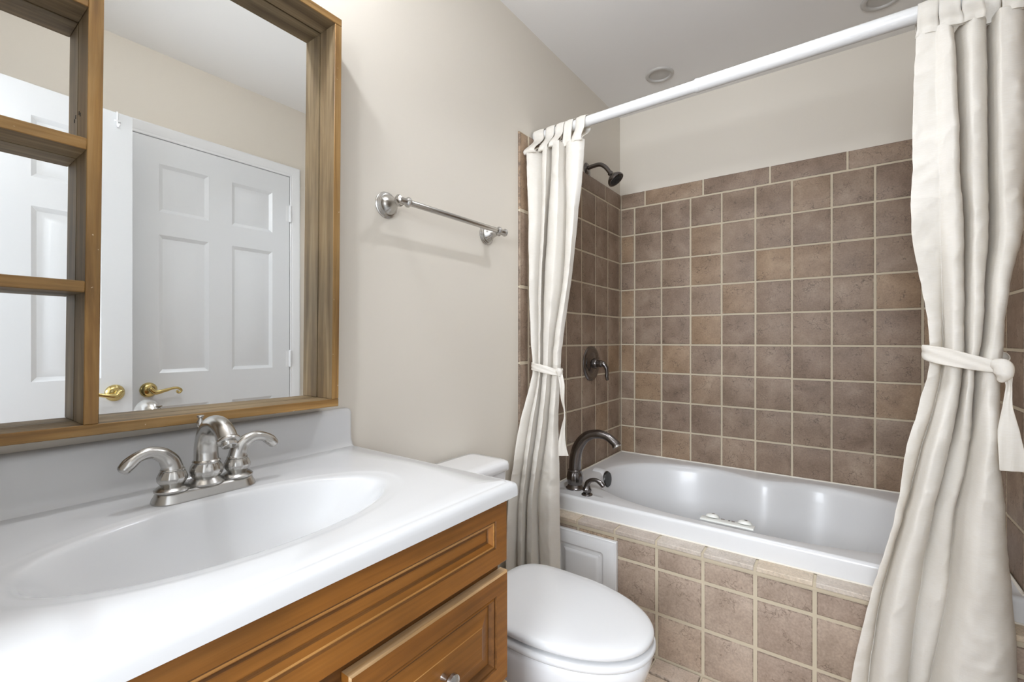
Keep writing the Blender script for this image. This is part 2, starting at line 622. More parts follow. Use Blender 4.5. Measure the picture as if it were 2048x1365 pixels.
side_tiles(lambda a, b, c: (TL - c, a, b), wall_left, 'l')
side_tiles(lambda a, b, c: (TR + c, a, b), wall_right, 'r')
m = MB(); m.box(XL, TL - 0.0016, YT + 0.003, TB, 0.0, TOPT - 0.002); m.build('grout_bed', 'grout', wall_left)
m = MB(); m.box(TR + 0.0016, XR, YT + 0.003, TB, 0.0, TOPT - 0.002); m.build('grout_bed', 'grout', wall_right)

# tiled knee wall in front of the tub
m = MB(); m.box(TL, TR, YA + 0.002, 1.705, -0.008, 0.412)
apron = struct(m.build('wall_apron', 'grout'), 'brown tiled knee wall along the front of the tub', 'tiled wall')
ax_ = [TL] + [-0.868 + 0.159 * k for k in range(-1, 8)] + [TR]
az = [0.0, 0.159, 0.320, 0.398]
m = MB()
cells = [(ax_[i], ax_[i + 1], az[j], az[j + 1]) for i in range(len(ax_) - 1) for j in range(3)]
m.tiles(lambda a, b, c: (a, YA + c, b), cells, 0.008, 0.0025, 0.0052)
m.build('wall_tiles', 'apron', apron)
m = MB()
for i in range(len(ax_) - 1):       # bullnose cap pieces, one by one
    a0, a1 = ax_[i] + 0.004, ax_[i + 1] - 0.004
    if a1 - a0 < 0.01:
        continue
    tone = random.random()
    prof = [(1.71, 0.405), (1.71, 0.426), (1.6400, 0.4255), (1.6375, 0.4245), (1.6362, 0.4225), (1.6360, 0.4120), (1.6372, 0.4095), (1.645, 0.409)]
    vr = [[m.v((a, y, z)) for (y, z) in prof] for a in (a0, a0 + 0.0015, a1 - 0.0015, a1)]
    for q, r in enumerate(vr):
        if q in (0, 3):
            for k, vv in enumerate(r):
                vv.co.z -= 0.0012
                vv.co.y += 0.0012
            m.f(r, 0, tone)
    for q in range(3):
        for k in range(len(prof)):
            k2 = (k + 1) % len(prof)
            m.f([vr[q][k], vr[q][k2], vr[q + 1][k2], vr[q + 1][k]], 0, tone)
m.build('cap_tiles', 'captile', apron, 24)
m = MB(); m.box(TL, TR, 1.641, 1.706, 0.4, 0.4225); m.build('cap_grout', 'grout', apron)

# ------------------------------------------------------------------ doors (seen in the mirror)
ROWS = ((0.20, 0.845), (0.998, 1.630), (1.734, 1.954))
DPROF = [(0, 0, 0), (0.010, 0.006, 0), (0.016, 0.009, 0), (0.024, 0.009, 0), (0.050, 0.002, 0), (0.052, 0.0015, 0)]


def lever_handle(parent, c, side, out):
    """brass scroll lever; c on the door face, side = lever direction along the door, out = away from the face"""
    c, side, out = Vector(c), Vector(side), Vector(out)
    m = MB()
    m.lathe([(0.033, 0.0), (0.033, 0.003), (0.031, 0.006), (0.028, 0.010), (0.022, 0.015), (0.012, 0.018)], c, out, 32)
    h = m.build('door_handle', 'brass', parent)
    h['label'] = 'polished brass scroll lever handle'
    m = MB()
    up = Vector((0, 0, 1))
    m.tube([c + out * 0.014, c + out * 0.045], [0.011, 0.011], 16, 3)
    m.tube([c + out * 0.046 - side * 0.006 + up * 0.008, c + out * 0.048 + side * 0.012 - up * 0.009, c + out * 0.048 + side * 0.045 - up * 0.004,
            c + out * 0.048 + side * 0.078 + up * 0.004, c + out * 0.048 + side * 0.098 + up * 0.003, c + out * 0.048 + side * 0.110 - up * 0.008,
            c + out * 0.048 + side * 0.103 - up * 0.018, c + out * 0.048 + side * 0.094 - up * 0.014, c + out * 0.048 + side * 0.096 - up * 0.008],
           [0.011, 0.011, 0.008, 0.006, 0.0055, 0.0055, 0.005, 0.0045, 0.004], 14, 6)
    m.build('lever', 'brass', h)


# closed door on the right wall
dw = 0.704
m = MB()
fn = lambda a, b, c: (TR + c, 0.638 + a, 0.008 + b)
PY = ((0.099, 0.301), (0.4056, 0.6097))
m.slab(fn, dw, 2.056, 0.035, [(a0, a1, b0 - 0.008, b1 - 0.008) for a0, a1 in PY for b0, b1 in ROWS], DPROF)
d2 = struct(m.build('door_2', 'door', None, 25), 'closed white six-panel door with brass lever on the right', 'door')
lever_handle(d2, (TR, 0.698, 0.925), (0, 1, 0), (-1, 0, 0))
for hz in (1.856, 1.043, 0.23):
    m = MB()
    m.lathe([(0.006, -0.045), (0.007, -0.044), (0.007, 0.044), (0.006, 0.045), (0.003, 0.05)], (TR - 0.004, 1.3445, hz), (0, 0, 1), 12)
    m.box(TR - 0.001, TR + 0.002, 1.322, 1.342, hz - 0.044, hz + 0.044)
    m.build('hinge', 'trim', d2)


def casing(parent):
    """moulded casing round door_2, mitred"""
    prof = [(0.0, 0.0), (0.0, 0.008), (0.004, 0.0105), (0.012, 0.0105), (0.016, 0.013), (0.030, 0.015), (0.042, 0.0175), (0.050, 0.018), (0.056, 0.015), (0.057, 0.0)]
    m = MB()
    y0, y1, z1 = DY0 + 0.002, DY1 - 0.002, DZ - 0.002
    rows = []
    for (w, d) in prof:
        rows.append([(XR - d, y0 - w, 0.0), (XR - d, y0 - w, z1 + w), (XR - d, y1 + w, z1 + w), (XR - d, y1 + w, 0.0)])
    m.rings(rows, False)
    m.box(XR, XR + 0.09, DY0 - 0.001, DY0 + 0.003, 0, DZ)
    m.box(XR, XR + 0.09, DY1 - 0.003, DY1 + 0.001, 0, DZ)
    m.box(XR, XR + 0.09, DY0, DY1, DZ - 0.003, DZ + 0.001)
    m.box(XR + 0.028, XR + 0.05, DY0, DY1, 0.0, DZ)
    return m.build('trim_1', 'trim', None, 30)


struct(casing(None), 'white moulded casing around the closed door', 'door trim')

# open entry door standing ajar along the right wall
ang = math.atan2(0.033, 0.3645)
HX, HY = 0.165, YF
ux, uy = math.sin(ang), math.cos(ang)           # along the door from hinge to latch
nx, ny = -math.cos(ang), math.sin(ang)          # face normal (towards the mirror)
W1 = 0.665
fn = lambda a, b, c: (HX + ux * (W1 - a) - nx * c, HY + uy * (W1 - a) - ny * c, 0.010 + b)
m = MB()
m.slab(fn, W1, 2.054, 0.035, [(a0, a1, b0 - 0.010, b1 - 0.010) for a0, a1 in ((0.10, 0.295), (0.37, 0.565)) for b0, b1 in ROWS], DPROF)
d1 = struct(m.build('door_1', 'door', None, 25), 'open white six-panel door beside the closed one, lever pointing left', 'door')
c = Vector(fn(0.058, 0.927, 0))
lever_handle(d1, c, (-ux, -uy, 0), (nx, ny, 0))
m = MB()
p = [fn(-0.001, z, cc) for cc, z in ((0.006, 0.895), (0.028, 0.895), (0.028, 0.955), (0.006, 0.955))]
q = [fn(0.002, z, cc) for cc, z in ((0.006, 0.895), (0.028, 0.895), (0.028, 0.955), (0.006, 0.955))]
m.rings([p, q], True, True, True)
m.box(0, 0, 0, 0, 0, 0)
m.build('latch_plate', 'steel', d1)
# small white hook over the top of the open door
r = thing('over_door_hook', 'small white hook over the top edge of the open door, seen in the mirror', 'hook', fn(0.05, 2.054, 0.0))
m = MB()
a = 0.05
m.tube([fn(a, 2.035, 0.038), fn(a, 2.0545, 0.036), fn(a, 2.0575, 0.018), fn(a, 2.0545, -0.002), fn(a, 2.02, -0.003), fn(a, 2.000, -0.006), fn(a, 1.996, -0.016), fn(a, 2.004, -0.022)], 0.003, 8, 5)
m.build('hook_wire', 'trim', r)
m = MB()
m.tube([fn(a - 0.008, 2.020, -0.003), fn(a + 0.008, 2.020, -0.003)], 0.004, 8, 2)
m.build('hook_clip', 'trim', r)

# ------------------------------------------------------------------ mirror with divided wooden frame
R0 = Vector((XL, 0.31, 1.465))
mir = thing('wall_mirror', 'large wooden framed mirror with small square cells on the left, above the sink', 'mirror', R0)
X0, X1 = XL + 0.001, -1.008
FY0, FY1, FZ0, FZ1 = -0.034, 0.664, 0.990, 1.948
th = 0.0185
m = MB(); m.box(XL + 0.002, -1.0735, FY0 + 0.006, FY1 - 0.006, FZ0 + 0.006, FZ1 - 0.006)
m.build('mirror_glass', 'mirror', mir)


def rail(name, y0, y1, z0, z1, s, label=None):
    m = MB()
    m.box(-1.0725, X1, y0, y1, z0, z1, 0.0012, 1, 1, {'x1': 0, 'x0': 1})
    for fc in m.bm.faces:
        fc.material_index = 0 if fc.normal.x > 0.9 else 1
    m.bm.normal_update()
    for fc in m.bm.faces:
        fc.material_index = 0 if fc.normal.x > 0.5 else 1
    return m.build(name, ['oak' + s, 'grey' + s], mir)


rail('top_rail', FY0, FY1, FZ1 - th, FZ1, 'h')
rail('bottom_rail', FY0, FY1, FZ0, FZ0 + th, 'h')
rail('side_rail', FY1 - th, FY1, FZ0 + th, FZ1 - th, 'v')
rail('side_rail', FY0, FY0 + th, FZ0 + th, FZ1 - th, 'v')
rail('divider', 0.1965, 0.216, FZ0 + th, FZ1 - th, 'v')
for z in (1.2265, 1.462, 1.698):
    rail('shelf', FY0 + th, 0.1965, z, z + 0.019, 'h')
# screw holes on the divider
m = MB()
m.box(-1.0635, -1.0605, 0.1960, 0.1966, 1.535, 1.541); m.box(-1.055, -1.052, 0.1960, 0.1966, 1.53, 1.536)
m.build('screw_hole', 'screw', mir)
mir.rotation_euler = (-0.010, 0, 0)

# ------------------------------------------------------------------ vanity top with moulded basin
CX0, CX1, CY0, CY1, CT = XL + 0.001, -0.521, -0.052, 0.735, 0.872
vt = thing('sink_countertop', 'white moulded sink countertop with oval basin and backsplash', 'countertop', ((CX0 + CX1) / 2, 0.345, 0.842))
bcx, bcy, bax, bay = -0.766, 0.335, 0.130, 0.245


def rect_theta(cx, cy, x0, x1, y0, y1, n):
    th = [2 * PI * k / n for k in range(n)]
    th += [math.atan2(y - cy, x - cx) % (2 * PI) for x in (x0, x1) for y in (y0, y1)]
    return sorted(set(round(t, 6) for t in th))


def ray_rect(cx, cy, t, x0, x1, y0, y1):
    dx, dy = math.cos(t), math.sin(t)
    k = 1e9
    if dx > 1e-9: k = min(k, (x1 - cx) / dx)
    if dx < -1e-9: k = min(k, (x0 - cx) / dx)
    if dy > 1e-9: k = min(k, (y1 - cy) / dy)
    if dy < -1e-9: k = min(k, (y0 - cy) / dy)
    return cx + dx * k, cy + dy * k


ths = rect_theta(bcx, bcy, CX0, CX1, CY0, CY1, 120)
# flat rectangle is inset where the moulded edge begins (front and both ends, not the wall side)
fx0, fx1, fy0, fy1 = CX0, CX1 - 0.026, CY0 + 0.012, CY1 - 0.012
ths = rect_theta(bcx, bcy, fx0, fx1, fy0, fy1, 132)
flat = [ray_rect(bcx, bcy, t, fx0, fx1, fy0, fy1) for t in ths]


def expand(p, d):
    """d 0..1 : from flat rectangle to the outer one"""
    x, y = p
    ex = (CX1 - fx1) * d if x > fx1 - 1e-5 else (CX1 - fx1) * d * max(0, (x - bcx) / (fx1 - bcx))
    ey = 0.012 * d * (y - bcy) / (fy1 - bcy)
    return x + ex, y + ey


rings = []
for d, z in ((1.0, 0.843), (1.0, 0.846), (1.0, 0.856), (0.97, 0.8615), (0.88, 0.8665), (0.70, 0.8695), (0.45, 0.8705), (0.28, 0.8695), (0.20, 0.8705), (0.0, CT)):
    rings.append([(*expand(p, d), z) for p in flat])
def bowl_ring(off, e, z):
    r = []
    for q in flat:
        a = math.atan2((q[1] - bcy) / bay, (q[0] - bcx) / bax)
        ca, sa = math.cos(a), math.sin(a)
        ox = off * (0.32 if ca < 0 else 0.85)
        r.append((bcx - 0.02 * (1 - min(e, 1)) + (bax * e + ox) * ca, bcy + (bay * e + off) * sa, CT + z))
    return r


o0 = bowl_ring(0.046, 1.0, 0.0)
for k in (0.35, 0.75):
    rings.append([(p[0] * (1 - k) + q[0] * k, p[1] * (1 - k) + q[1] * k, CT) for p, q in zip(flat, o0)])
for off, e, z in ((0.046, 1, 0.0), (0.041, 1, -0.0003), (0.036, 1, -0.0010), (0.030, 1, -0.0018), (0.020, 1, -0.0026), (0.011, 1, -0.0040), (0.005, 1, -0.0066), (0, 1, -0.0105), (0, 0.965, -0.022), (0, 0.93, -0.034), (0, 0.88, -0.051), (0, 0.80, -0.073), (0, 0.70, -0.093), (0, 0.56, -0.110), (0, 0.42, -0.120), (0, 0.28, -0.126), (0, 0.15, -0.129), (0, 0.085, -0.130)):
    rings.append(bowl_ring(off, e, z))
m = MB()
m.rings(rings)
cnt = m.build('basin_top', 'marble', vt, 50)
m = MB()
m.lathe([(0.021, -0.002), (0.021, 0.002), (0.018, 0.003), (0.016, 0.0), (0.014, -0.004), (0.0, -0.003)], (bcx - 0.018, bcy, CT - 0.129), (0, 0, 1), 28)
m.build('drain', 'nickel', vt)
m = MB()   # backsplash with coved foot and rounded top
pr = [(XL + 0.001, CT - 0.004), (XL + 0.034, CT - 0.002), (XL + 0.027, CT + 0.004), (XL + 0.022, CT + 0.014), (XL + 0.020, CT + 0.03), (XL + 0.0195, 0.955), (XL + 0.018, 0.963), (XL + 0.013, 0.968), (XL + 0.001, 0.969)]
rr = []
for y, s, dz in ((CY0, 0.6, -0.006), (CY0 + 0.004, 1, 0), (CY1 - 0.012, 1, 0), (CY1 - 0.004, 0.85, -0.002), (CY1 - 0.001, 0.5, -0.008)):
    rr.append([(XL + 0.001 + (x - XL - 0.001) * s, y, z + (dz if z > 0.94 else 0)) for x, z in pr])
m.rings(rr, True, True, True)
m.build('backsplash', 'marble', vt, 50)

# ------------------------------------------------------------------ vanity cabinet
VY0, VY1, VX = -0.040, 0.722, -0.560
van = thing('vanity_cabinet', 'honey brown wooden vanity under the white sink top', 'cabinet', (-0.80, 0.341, 0.0))
m = MB()
m.box(XL + 0.002, VX - 0.0215, VY1 - 0.016, VY1 - 0.0005, 0.0, 0.842)
m.box(XL + 0.002, VX - 0.0215, VY0 + 0.0005, VY0 + 0.016, 0.0, 0.842)
m.box(XL + 0.002, VX - 0.02, VY0 + 0.016, VY1 - 0.016, 0.10, 0.116)
m.box(VX - 0.07, VX - 0.055, VY0 + 0.016, VY1 - 0.016, 0.0, 0.10)
m.box(VX - 0.02, VX - 0.0006, VY0, VY1, 0.800, 0.842)
m.box(VX - 0.02, VX - 0.0006, VY0, VY1, 0.66, 0.735)
m.box(VX - 0.02, VX - 0.0009, 0.325, 0.385, 0.10, 0.68)
m.box(VX - 0.02, VX - 0.0006, VY0, VY1, 0.27, 0.31)
m.box(VX - 0.02, VX - 0.0006, VY0, VY1, 0.455, 0.495)
m.box(VX - 0.02, VX - 0.0012, VY1 - 0.05, VY1 - 0.001, 0.10, 0.80)
m.box(VX - 0.02, VX - 0.0012, VY0 + 0.001, VY0 + 0.05, 0.10, 0.80)
m.build('cabinet_body', 'glaze_shade', van)  # dark wood paints the shade in the gaps between the fronts
XF = -0.540


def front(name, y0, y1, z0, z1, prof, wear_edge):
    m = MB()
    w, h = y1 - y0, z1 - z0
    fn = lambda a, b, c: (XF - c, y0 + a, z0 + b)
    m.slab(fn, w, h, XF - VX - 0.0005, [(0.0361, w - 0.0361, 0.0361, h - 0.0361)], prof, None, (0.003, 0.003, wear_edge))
    return m.build(name, ['mapleh', 'glaze_shade', 'honey', 'worn'], van, 18)


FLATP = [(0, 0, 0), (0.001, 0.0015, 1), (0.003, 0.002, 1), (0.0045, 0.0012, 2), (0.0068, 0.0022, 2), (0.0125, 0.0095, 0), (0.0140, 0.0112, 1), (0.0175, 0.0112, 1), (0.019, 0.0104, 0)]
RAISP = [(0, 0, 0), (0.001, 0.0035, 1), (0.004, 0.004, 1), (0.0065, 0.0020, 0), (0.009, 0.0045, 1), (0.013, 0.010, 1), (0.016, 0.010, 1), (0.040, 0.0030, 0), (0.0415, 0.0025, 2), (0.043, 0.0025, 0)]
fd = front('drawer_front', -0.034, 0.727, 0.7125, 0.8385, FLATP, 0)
fd['label'] = 'wide fixed drawer front with recessed panel'


def knob(parent, y, z):
    m = MB()
    m.lathe([(0.006, 0.0), (0.005, 0.004), (0.005, 0.012), (0.011, 0.016), (0.0145, 0.021), (0.0135, 0.026), (0.008, 0.0295), (0.0, 0.0305)], (XF - 0.0025, y, z), (1, 0, 0), 24)
    m.build('knob', 'nickel', parent)


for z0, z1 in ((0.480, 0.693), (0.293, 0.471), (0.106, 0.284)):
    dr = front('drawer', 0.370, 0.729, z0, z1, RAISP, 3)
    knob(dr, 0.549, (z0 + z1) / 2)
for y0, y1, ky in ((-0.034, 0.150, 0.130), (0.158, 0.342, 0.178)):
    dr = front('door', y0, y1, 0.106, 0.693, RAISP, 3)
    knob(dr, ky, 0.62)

# ------------------------------------------------------------------ sink faucet
fau = thing('sink_faucet', 'brushed nickel two-handle faucet behind the sink basin', 'faucet', (-0.938, 0.345, CT))
FX = -0.938
m = MB()


def stadium(s, z, n=14):
    r, L = 0.0275, 0.0545
    pts = []
    for k in range(n + 1):
        a = -PI / 2 + PI * k / n
        pts.append((FX + (-math.sin(a)) * (r + s), 0.345 + L + math.cos(a) * (r + s), z))
    for k in range(n + 1):
        a = PI / 2 + PI * k / n
        pts.append((FX + (-math.sin(a)) * (r + s), 0.345 - L + math.cos(a) * (r + s), z))
    return pts


m.rings([stadium(s, CT + z) for s, z in ((0.0, 0.0), (0.001, 0.002), (0.0, 0.006), (-0.003, 0.011), (-0.0035, 0.013), (-0.006, 0.017), (-0.008, 0.0185), (-0.0095, 0.019))], True, True, True)
m.build('base_plate', 'nickel', fau)
Z0 = CT + 0.019
m = MB()
m.lathe([(0.029, 0.0), (0.029, 0.003), (0.024, 0.008), (0.021, 0.011), (0.023, 0.013), (0.0260, 0.018), (0.0268, 0.024), (0.0250, 0.031), (0.0215, 0.036), (0.0212, 0.038), (0.0222, 0.0395), (0.0212, 0.041), (0.019, 0.043)], (FX, 0.345, Z0), (0, 0, 1), 48, (12, 0.06, 4, 8))
sp = m.build('spout', 'nickel', fau)
m = MB()
m.tube([(FX, 0.345, Z0 + 0.038), (FX - 0.001, 0.345, Z0 + 0.060), (FX + 0.004, 0.345, Z0 + 0.084), (FX + 0.021, 0.345, Z0 + 0.104), (FX + 0.047, 0.345, Z0 + 0.110), (FX + 0.072, 0.345, Z0 + 0.103), (FX + 0.090, 0.345, Z0 + 0.087)],
       [0.0195, 0.0190, 0.0178, 0.0165, 0.0156, 0.0155, 0.0158], 28, 8, False)
m.build('spout_arch', 'nickel', sp)
m = MB()
dv = Vector((0.55, 0, -0.84))
m.lathe([(0.0164, -0.004), (0.0178, -0.002), (0.0180, 0.001), (0.0165, 0.003), (0.0120, 0.0035), (0.0120, 0.010), (0.009, 0.0105), (0.009, 0.007), (0.0, 0.007)], (FX + 0.090, 0.345, Z0 + 0.087), dv, 28)
m.build('aerator', 'nickel', sp)
m = MB()
m.lathe([(0.0025, 0.0), (0.0025, 0.034), (0.005, 0.036), (0.0068, 0.040), (0.006, 0.046), (0.0035, 0.050), (0.0032, 0.052), (0.006, 0.054), (0.006, 0.0565), (0.0, 0.0575)], (FX - 0.0265, 0.345, Z0 + 0.062), (0, 0, 1), 18)
m.tube([(FX - 0.0265, 0.345, Z0 - 0.002), (FX - 0.0265, 0.345, Z0 + 0.066)], 0.0022, 10, 2)
m.build('lift_rod', 'nickel', fau)
for sgn in (-1, 1):
    y = 0.345 + sgn * 0.052
    m = MB()
    m.lathe([(0.0265, 0.0), (0.0265, 0.003), (0.022, 0.007), (0.0165, 0.009), (0.0185, 0.012), (0.0225, 0.018), (0.023, 0.023), (0.020, 0.030), (0.0175, 0.034), (0.0180, 0.0355), (0.0172, 0.037), (0.012, 0.039)], (FX, y, Z0), (0, 0, 1), 44, (12, 0.07, 4, 8))
    h = m.build('handle', 'nickel', fau)
    m = MB()
    s = sgn
    m.tube([(FX, y, Z0 + 0.035), (FX, y + s * 0.003, Z0 + 0.048), (FX + 0.001, y + s * 0.013, Z0 + 0.062), (FX + 0.002, y + s * 0.030, Z0 + 0.070), (FX + 0.003, y + s * 0.047, Z0 + 0.067), (FX + 0.004, y + s * 0.060, Z0 + 0.058), (FX + 0.004, y + s * 0.067, Z0 + 0.050)],
           [0.0165, 0.0150, 0.0122, 0.0098, 0.0090, 0.0102, 0.0095], 20, 6, True, [1, 1, 1, 1.05, 1.15, 1.2, 1.1])
    m.build('lever', 'nickel', h)

# ------------------------------------------------------------------ towel bar
tbar = thing('towel_bar', 'brushed nickel towel bar on the wall right of the mirror', 'towel bar', (XL, 1.085, 1.54))
BX = -1.004
m = MB(); m.tube([(BX, 0.888, 1.541), (BX, 1.315, 1.541)], 0.0088, 24, 2); m.build('bar', 'nickel', tbar)
for y, s in ((0.859, -1), (1.318, 1)):
    m = MB()
    m.lathe([(0.0385, 0.0), (0.0385, 0.003), (0.0365, 0.005), (0.0365, 0.007), (0.033, 0.009), (0.0325, 0.011), (0.029, 0.0125), (0.0285, 0.015), (0.022, 0.022), (0.0155, 0.033), (0.012, 0.046), (0.0105, 0.053), (0.013, 0.056), (0.014, 0.059), (0.013, 0.062), (0.0105, 0.063), (0.0105, 0.074)], (XL, y, 1.541), (1, 0, 0), 36)
    p = m.build('post', 'nickel', tbar)
    m = MB()
    m.lathe([(0.0, -0.028), (0.004, -0.0275), (0.0045, -0.025), (0.009, -0.023), (0.0135, -0.019), (0.014, -0.016), (0.0115, -0.013), (0.0095, -0.010), (0.0095, 0.010), (0.012, 0.013), (0.0145, 0.017), (0.0145, 0.020), (0.012, 0.024), (0.009, 0.027)], (BX, y, 1.541), (0, -s, 0), 28)
    m.build('finial', 'nickel', p)

# ------------------------------------------------------------------ toilet
toi = thing('toilet', 'white toilet with closed lid between vanity and tub', 'toilet', (-0.70, 1.055, 0.0))
TY = 1.058


def egg(xb, xf, hw, z, n=64, cy=TY, bk=2.6):
    cx = xb + (xf - xb) * 0.42
    pts = []
    for k in range(n):
        a = 2 * PI * k / n
        ca, sa = math.cos(a), math.sin(a)
        if ca >= 0:
            x = cx + (xf - cx) * ca
            y = hw * (1 if sa >= 0 else -1) * abs(sa) ** 0.94
        else:
            x = cx - (cx - xb) * abs(ca) ** (2 / bk)
            y = hw * (1 if sa >= 0 else -1) * abs(sa) ** (2 / bk)
        pts.append((x, cy + y, z))
    return pts


m = MB()
m.rings([egg(-0.93, -0.50, 0.105, 0.0), egg(-0.935, -0.495, 0.108, 0.01), egg(-0.93, -0.505, 0.103, 0.03), egg(-0.915, -0.53, 0.096, 0.10), egg(-0.905, -0.515, 0.100, 0.17), egg(-0.895, -0.46, 0.125, 0.235),
         egg(-0.885, -0.405, 0.148, 0.30), egg(-0.88, -0.378, 0.164, 0.35), egg(-0.878, -0.370, 0.168, 0.380), egg(-0.878, -0.370, 0.168, 0.392), egg(-0.875, -0.374, 0.164, 0.399), egg(-0.86, -0.40, 0.155, 0.400)], True, True, True)
m.build('bowl', 'porcelain', toi, 60)
m = MB()
m.rings([egg(-0.815, -0.372, 0.163, 0.4015), egg(-0.818, -0.366, 0.168, 0.403), egg(-0.82, -0.362, 0.172, 0.408), egg(-0.82, -0.362, 0.172, 0.413), egg(-0.818, -0.365, 0.169, 0.4185), egg(-0.81, -0.378, 0.159, 0.4205)], True, True, True)
m.build('seat', 'plastic', toi, 60)
m = MB()
m.rings([egg(-0.825, -0.374, 0.160, 0.4275, bk=4), egg(-0.828, -0.369, 0.165, 0.429, bk=4), egg(-0.83, -0.366, 0.168, 0.434, bk=4), egg(-0.83, -0.366, 0.168, 0.440, bk=4), egg(-0.828, -0.369, 0.165, 0.4455, bk=4), egg(-0.822, -0.378, 0.157, 0.4495, bk=4),
         egg(-0.80, -0.41, 0.135, 0.4525, bk=4), egg(-0.74, -0.48, 0.10, 0.4545, bk=4), egg(-0.66, -0.57, 0.035, 0.455, bk=4)], True, True, True)
m.build('lid', 'plastic', toi, 60)
for s in (-1, 1):
    m = MB(); m.tube([(-0.838, TY + s * 0.075 - 0.022, 0.418), (-0.838, TY + s * 0.075 + 0.022, 0.418)], 0.013, 16, 2)
    m.box(-0.856, -0.822, TY + s * 0.075 - 0.018, TY + s * 0.075 + 0.018, 0.399, 0.414, 0.003)
    m.build('hinge', 'plastic', toi)


def rrect(x0, x1, y0, y1, r, z, n=6):
    pts = []
    for cx, cy, a0 in ((x1 - r, y1 - r, 0), (x0 + r, y1 - r, PI / 2), (x0 + r, y0 + r, PI), (x1 - r, y0 + r, 1.5 * PI)):
        for k in range(n + 1):
            a = a0 + PI / 2 * k / n
            pts.append((cx + r * math.cos(a), cy + r * math.sin(a), z))
    return pts


m = MB()
m.rings([rrect(-1.066, -0.93, 0.875, 1.215, 0.03, 0.395), rrect(-1.068, -0.918, 0.862, 1.221, 0.032, 0.42), rrect(-1.068, -0.905, 0.846, 1.224, 0.03, 0.60), rrect(-1.068, -0.903, 0.842, 1.225, 0.03, 0.715), rrect(-1.068, -0.906, 0.845, 1.222, 0.03, 0.718)], True, True, True)
m.build('tank', 'porcelain', toi, 60)
m = MB()
m.rings([rrect(-1.07, -0.900, 0.838, 1.229, 0.03, 0.7185), rrect(-1.07, -0.895, 0.834, 1.234, 0.032, 0.7215), rrect(-1.07, -0.895, 0.834, 1.234, 0.032, 0.739), rrect(-1.07, -0.898, 0.837, 1.231, 0.031, 0.746), rrect(-1.068, -0.908, 0.846, 1.222, 0.028, 0.7505), rrect(-1.05, -0.93, 0.87, 1.2, 0.02, 0.752)], True, True, True)
m.build('tank_lid', 'porcelain', toi, 60)
m = MB()
m.lathe([(0.012, 0), (0.012, 0.006), (0.006, 0.008), (0.006, 0.014)], (-0.904, 0.90, 0.665), (1, 0, 0), 20)
m.tube([(-0.888, 0.90, 0.665), (-0.886, 0.925, 0.663), (-0.886, 0.96, 0.658)], [0.007, 0.006, 0.007], 12, 4)
m.build('flush_lever', 'nickel', toi)

# ------------------------------------------------------------------ bathtub
tub = thing('bathtub', 'white built-in bathtub behind the tiled knee wall', 'bathtub', (-0.345, 2.13, 0.02))
UX0, UX1, UY0, UY1, UZ = TL + 0.005, TR - 0.005, 1.700, TB - 0.005, 0.493
ucx, ucy = -0.335, 2.125
RAD = 0.012
ths = rect_theta(ucx, ucy, UX0, UX1, UY0 + RAD, UY1, 168)
urect = [ray_rect(ucx, ucy, t, UX0, UX1, UY0 + RAD, UY1) for t in ths]


def tub_outline(t, grow=0.0, shift=0.0):
    """oval with a gentle waist on the long sides"""
    n = 2.5
    hx, hy = 0.640 + grow, 0.375 + grow
    ct, st = math.cos(t), math.sin(t)
    r = (abs(ct / hx) ** n + abs(st / hy) ** n) ** (-1 / n)
    x, y = r * ct, r * st
    if y > 0:     # armrest bulge on the wall side
        y -= 0.082 * math.exp(-((x - 0.02) / 0.15) ** 2) * (y / hy)
    return ucx + x + shift, ucy + y


def ring_at(gr, z, shift=0.0):
    return [(*tub_outline(t, gr, shift), z) for t in ths]


def lerp_ring(a, b, k, z):
    return [(p[0] * (1 - k) + q[0] * k, p[1] * (1 - k) + q[1] * k, z) for p, q in zip(a, b)]


def front_push(p, d):
    return (p[0], p[1] - (d if p[1] < UY0 + RAD + 1e-5 else 0))


rg = []
for d, z in ((RAD, 0.427), (RAD, UZ - 0.014), (RAD * 0.92, UZ - 0.008), (RAD * 0.65, UZ - 0.003), (RAD * 0.2, UZ)):
    rg.append([(*front_push(p, d), z) for p in urect])
base = [(*p, UZ) for p in urect]
rg.append(base)
o1 = ring_at(0.010, UZ)
rg.append(lerp_ring(base, o1, 0.5, UZ))
for gr, z, sh in ((0.012, UZ + 0.0, 0), (0.004, UZ - 0.002, 0), (-0.004, UZ - 0.007, 0), (-0.010, UZ - 0.016, 0), (-0.016, UZ - 0.035, 0), (-0.024, UZ - 0.07, 0), (-0.045, UZ - 0.15, 0.0), (-0.07, UZ - 0.25, -0.01), (-0.095, UZ - 0.33, -0.02), (-0.125, UZ - 0.375, -0.03), (-0.18, UZ - 0.392, -0.03), (-0.25, UZ - 0.396, -0.03)):
    rg.append([(x, y, max(z, UZ - 0.396 + 0.235 * min(1, max(0, (x + 0.42) / 0.70)) ** 1.2)) for x, y, z in ring_at(gr, z, sh)])
m = MB()
m.rings(rg, True, False, True)
m.build('tub_shell', 'acrylic', tub, 60)
m = MB()   # caulk bead along the walls and on the cap tiles
m.tube([(UX0 + 0.001, UY0 + 0.02, UZ + 0.001), (UX0 + 0.001, UY1, UZ + 0.001)], 0.004, 8, 2)
m.tube([(UX0, UY1 - 0.001, UZ + 0.001), (UX1, UY1 - 0.001, UZ + 0.001)], 0.004, 8, 2)
m.tube([(UX1 - 0.001, UY0 + 0.02, UZ + 0.001), (UX1 - 0.001, UY1, UZ + 0.001)], 0.004, 8, 2)
m.tube([(UX0, UY0 - 0.002, 0.4275), (UX1, UY0 - 0.002, 0.4275)], 0.003, 8, 2)
m.build('caulk_bead', 'caulk', tub)
m = MB()   # overflow boss and its dark cover on the end wall
oc = Vector((-0.985, 2.12, 0.452))
od = Vector((1, -0.02, 0.10)).normalized()
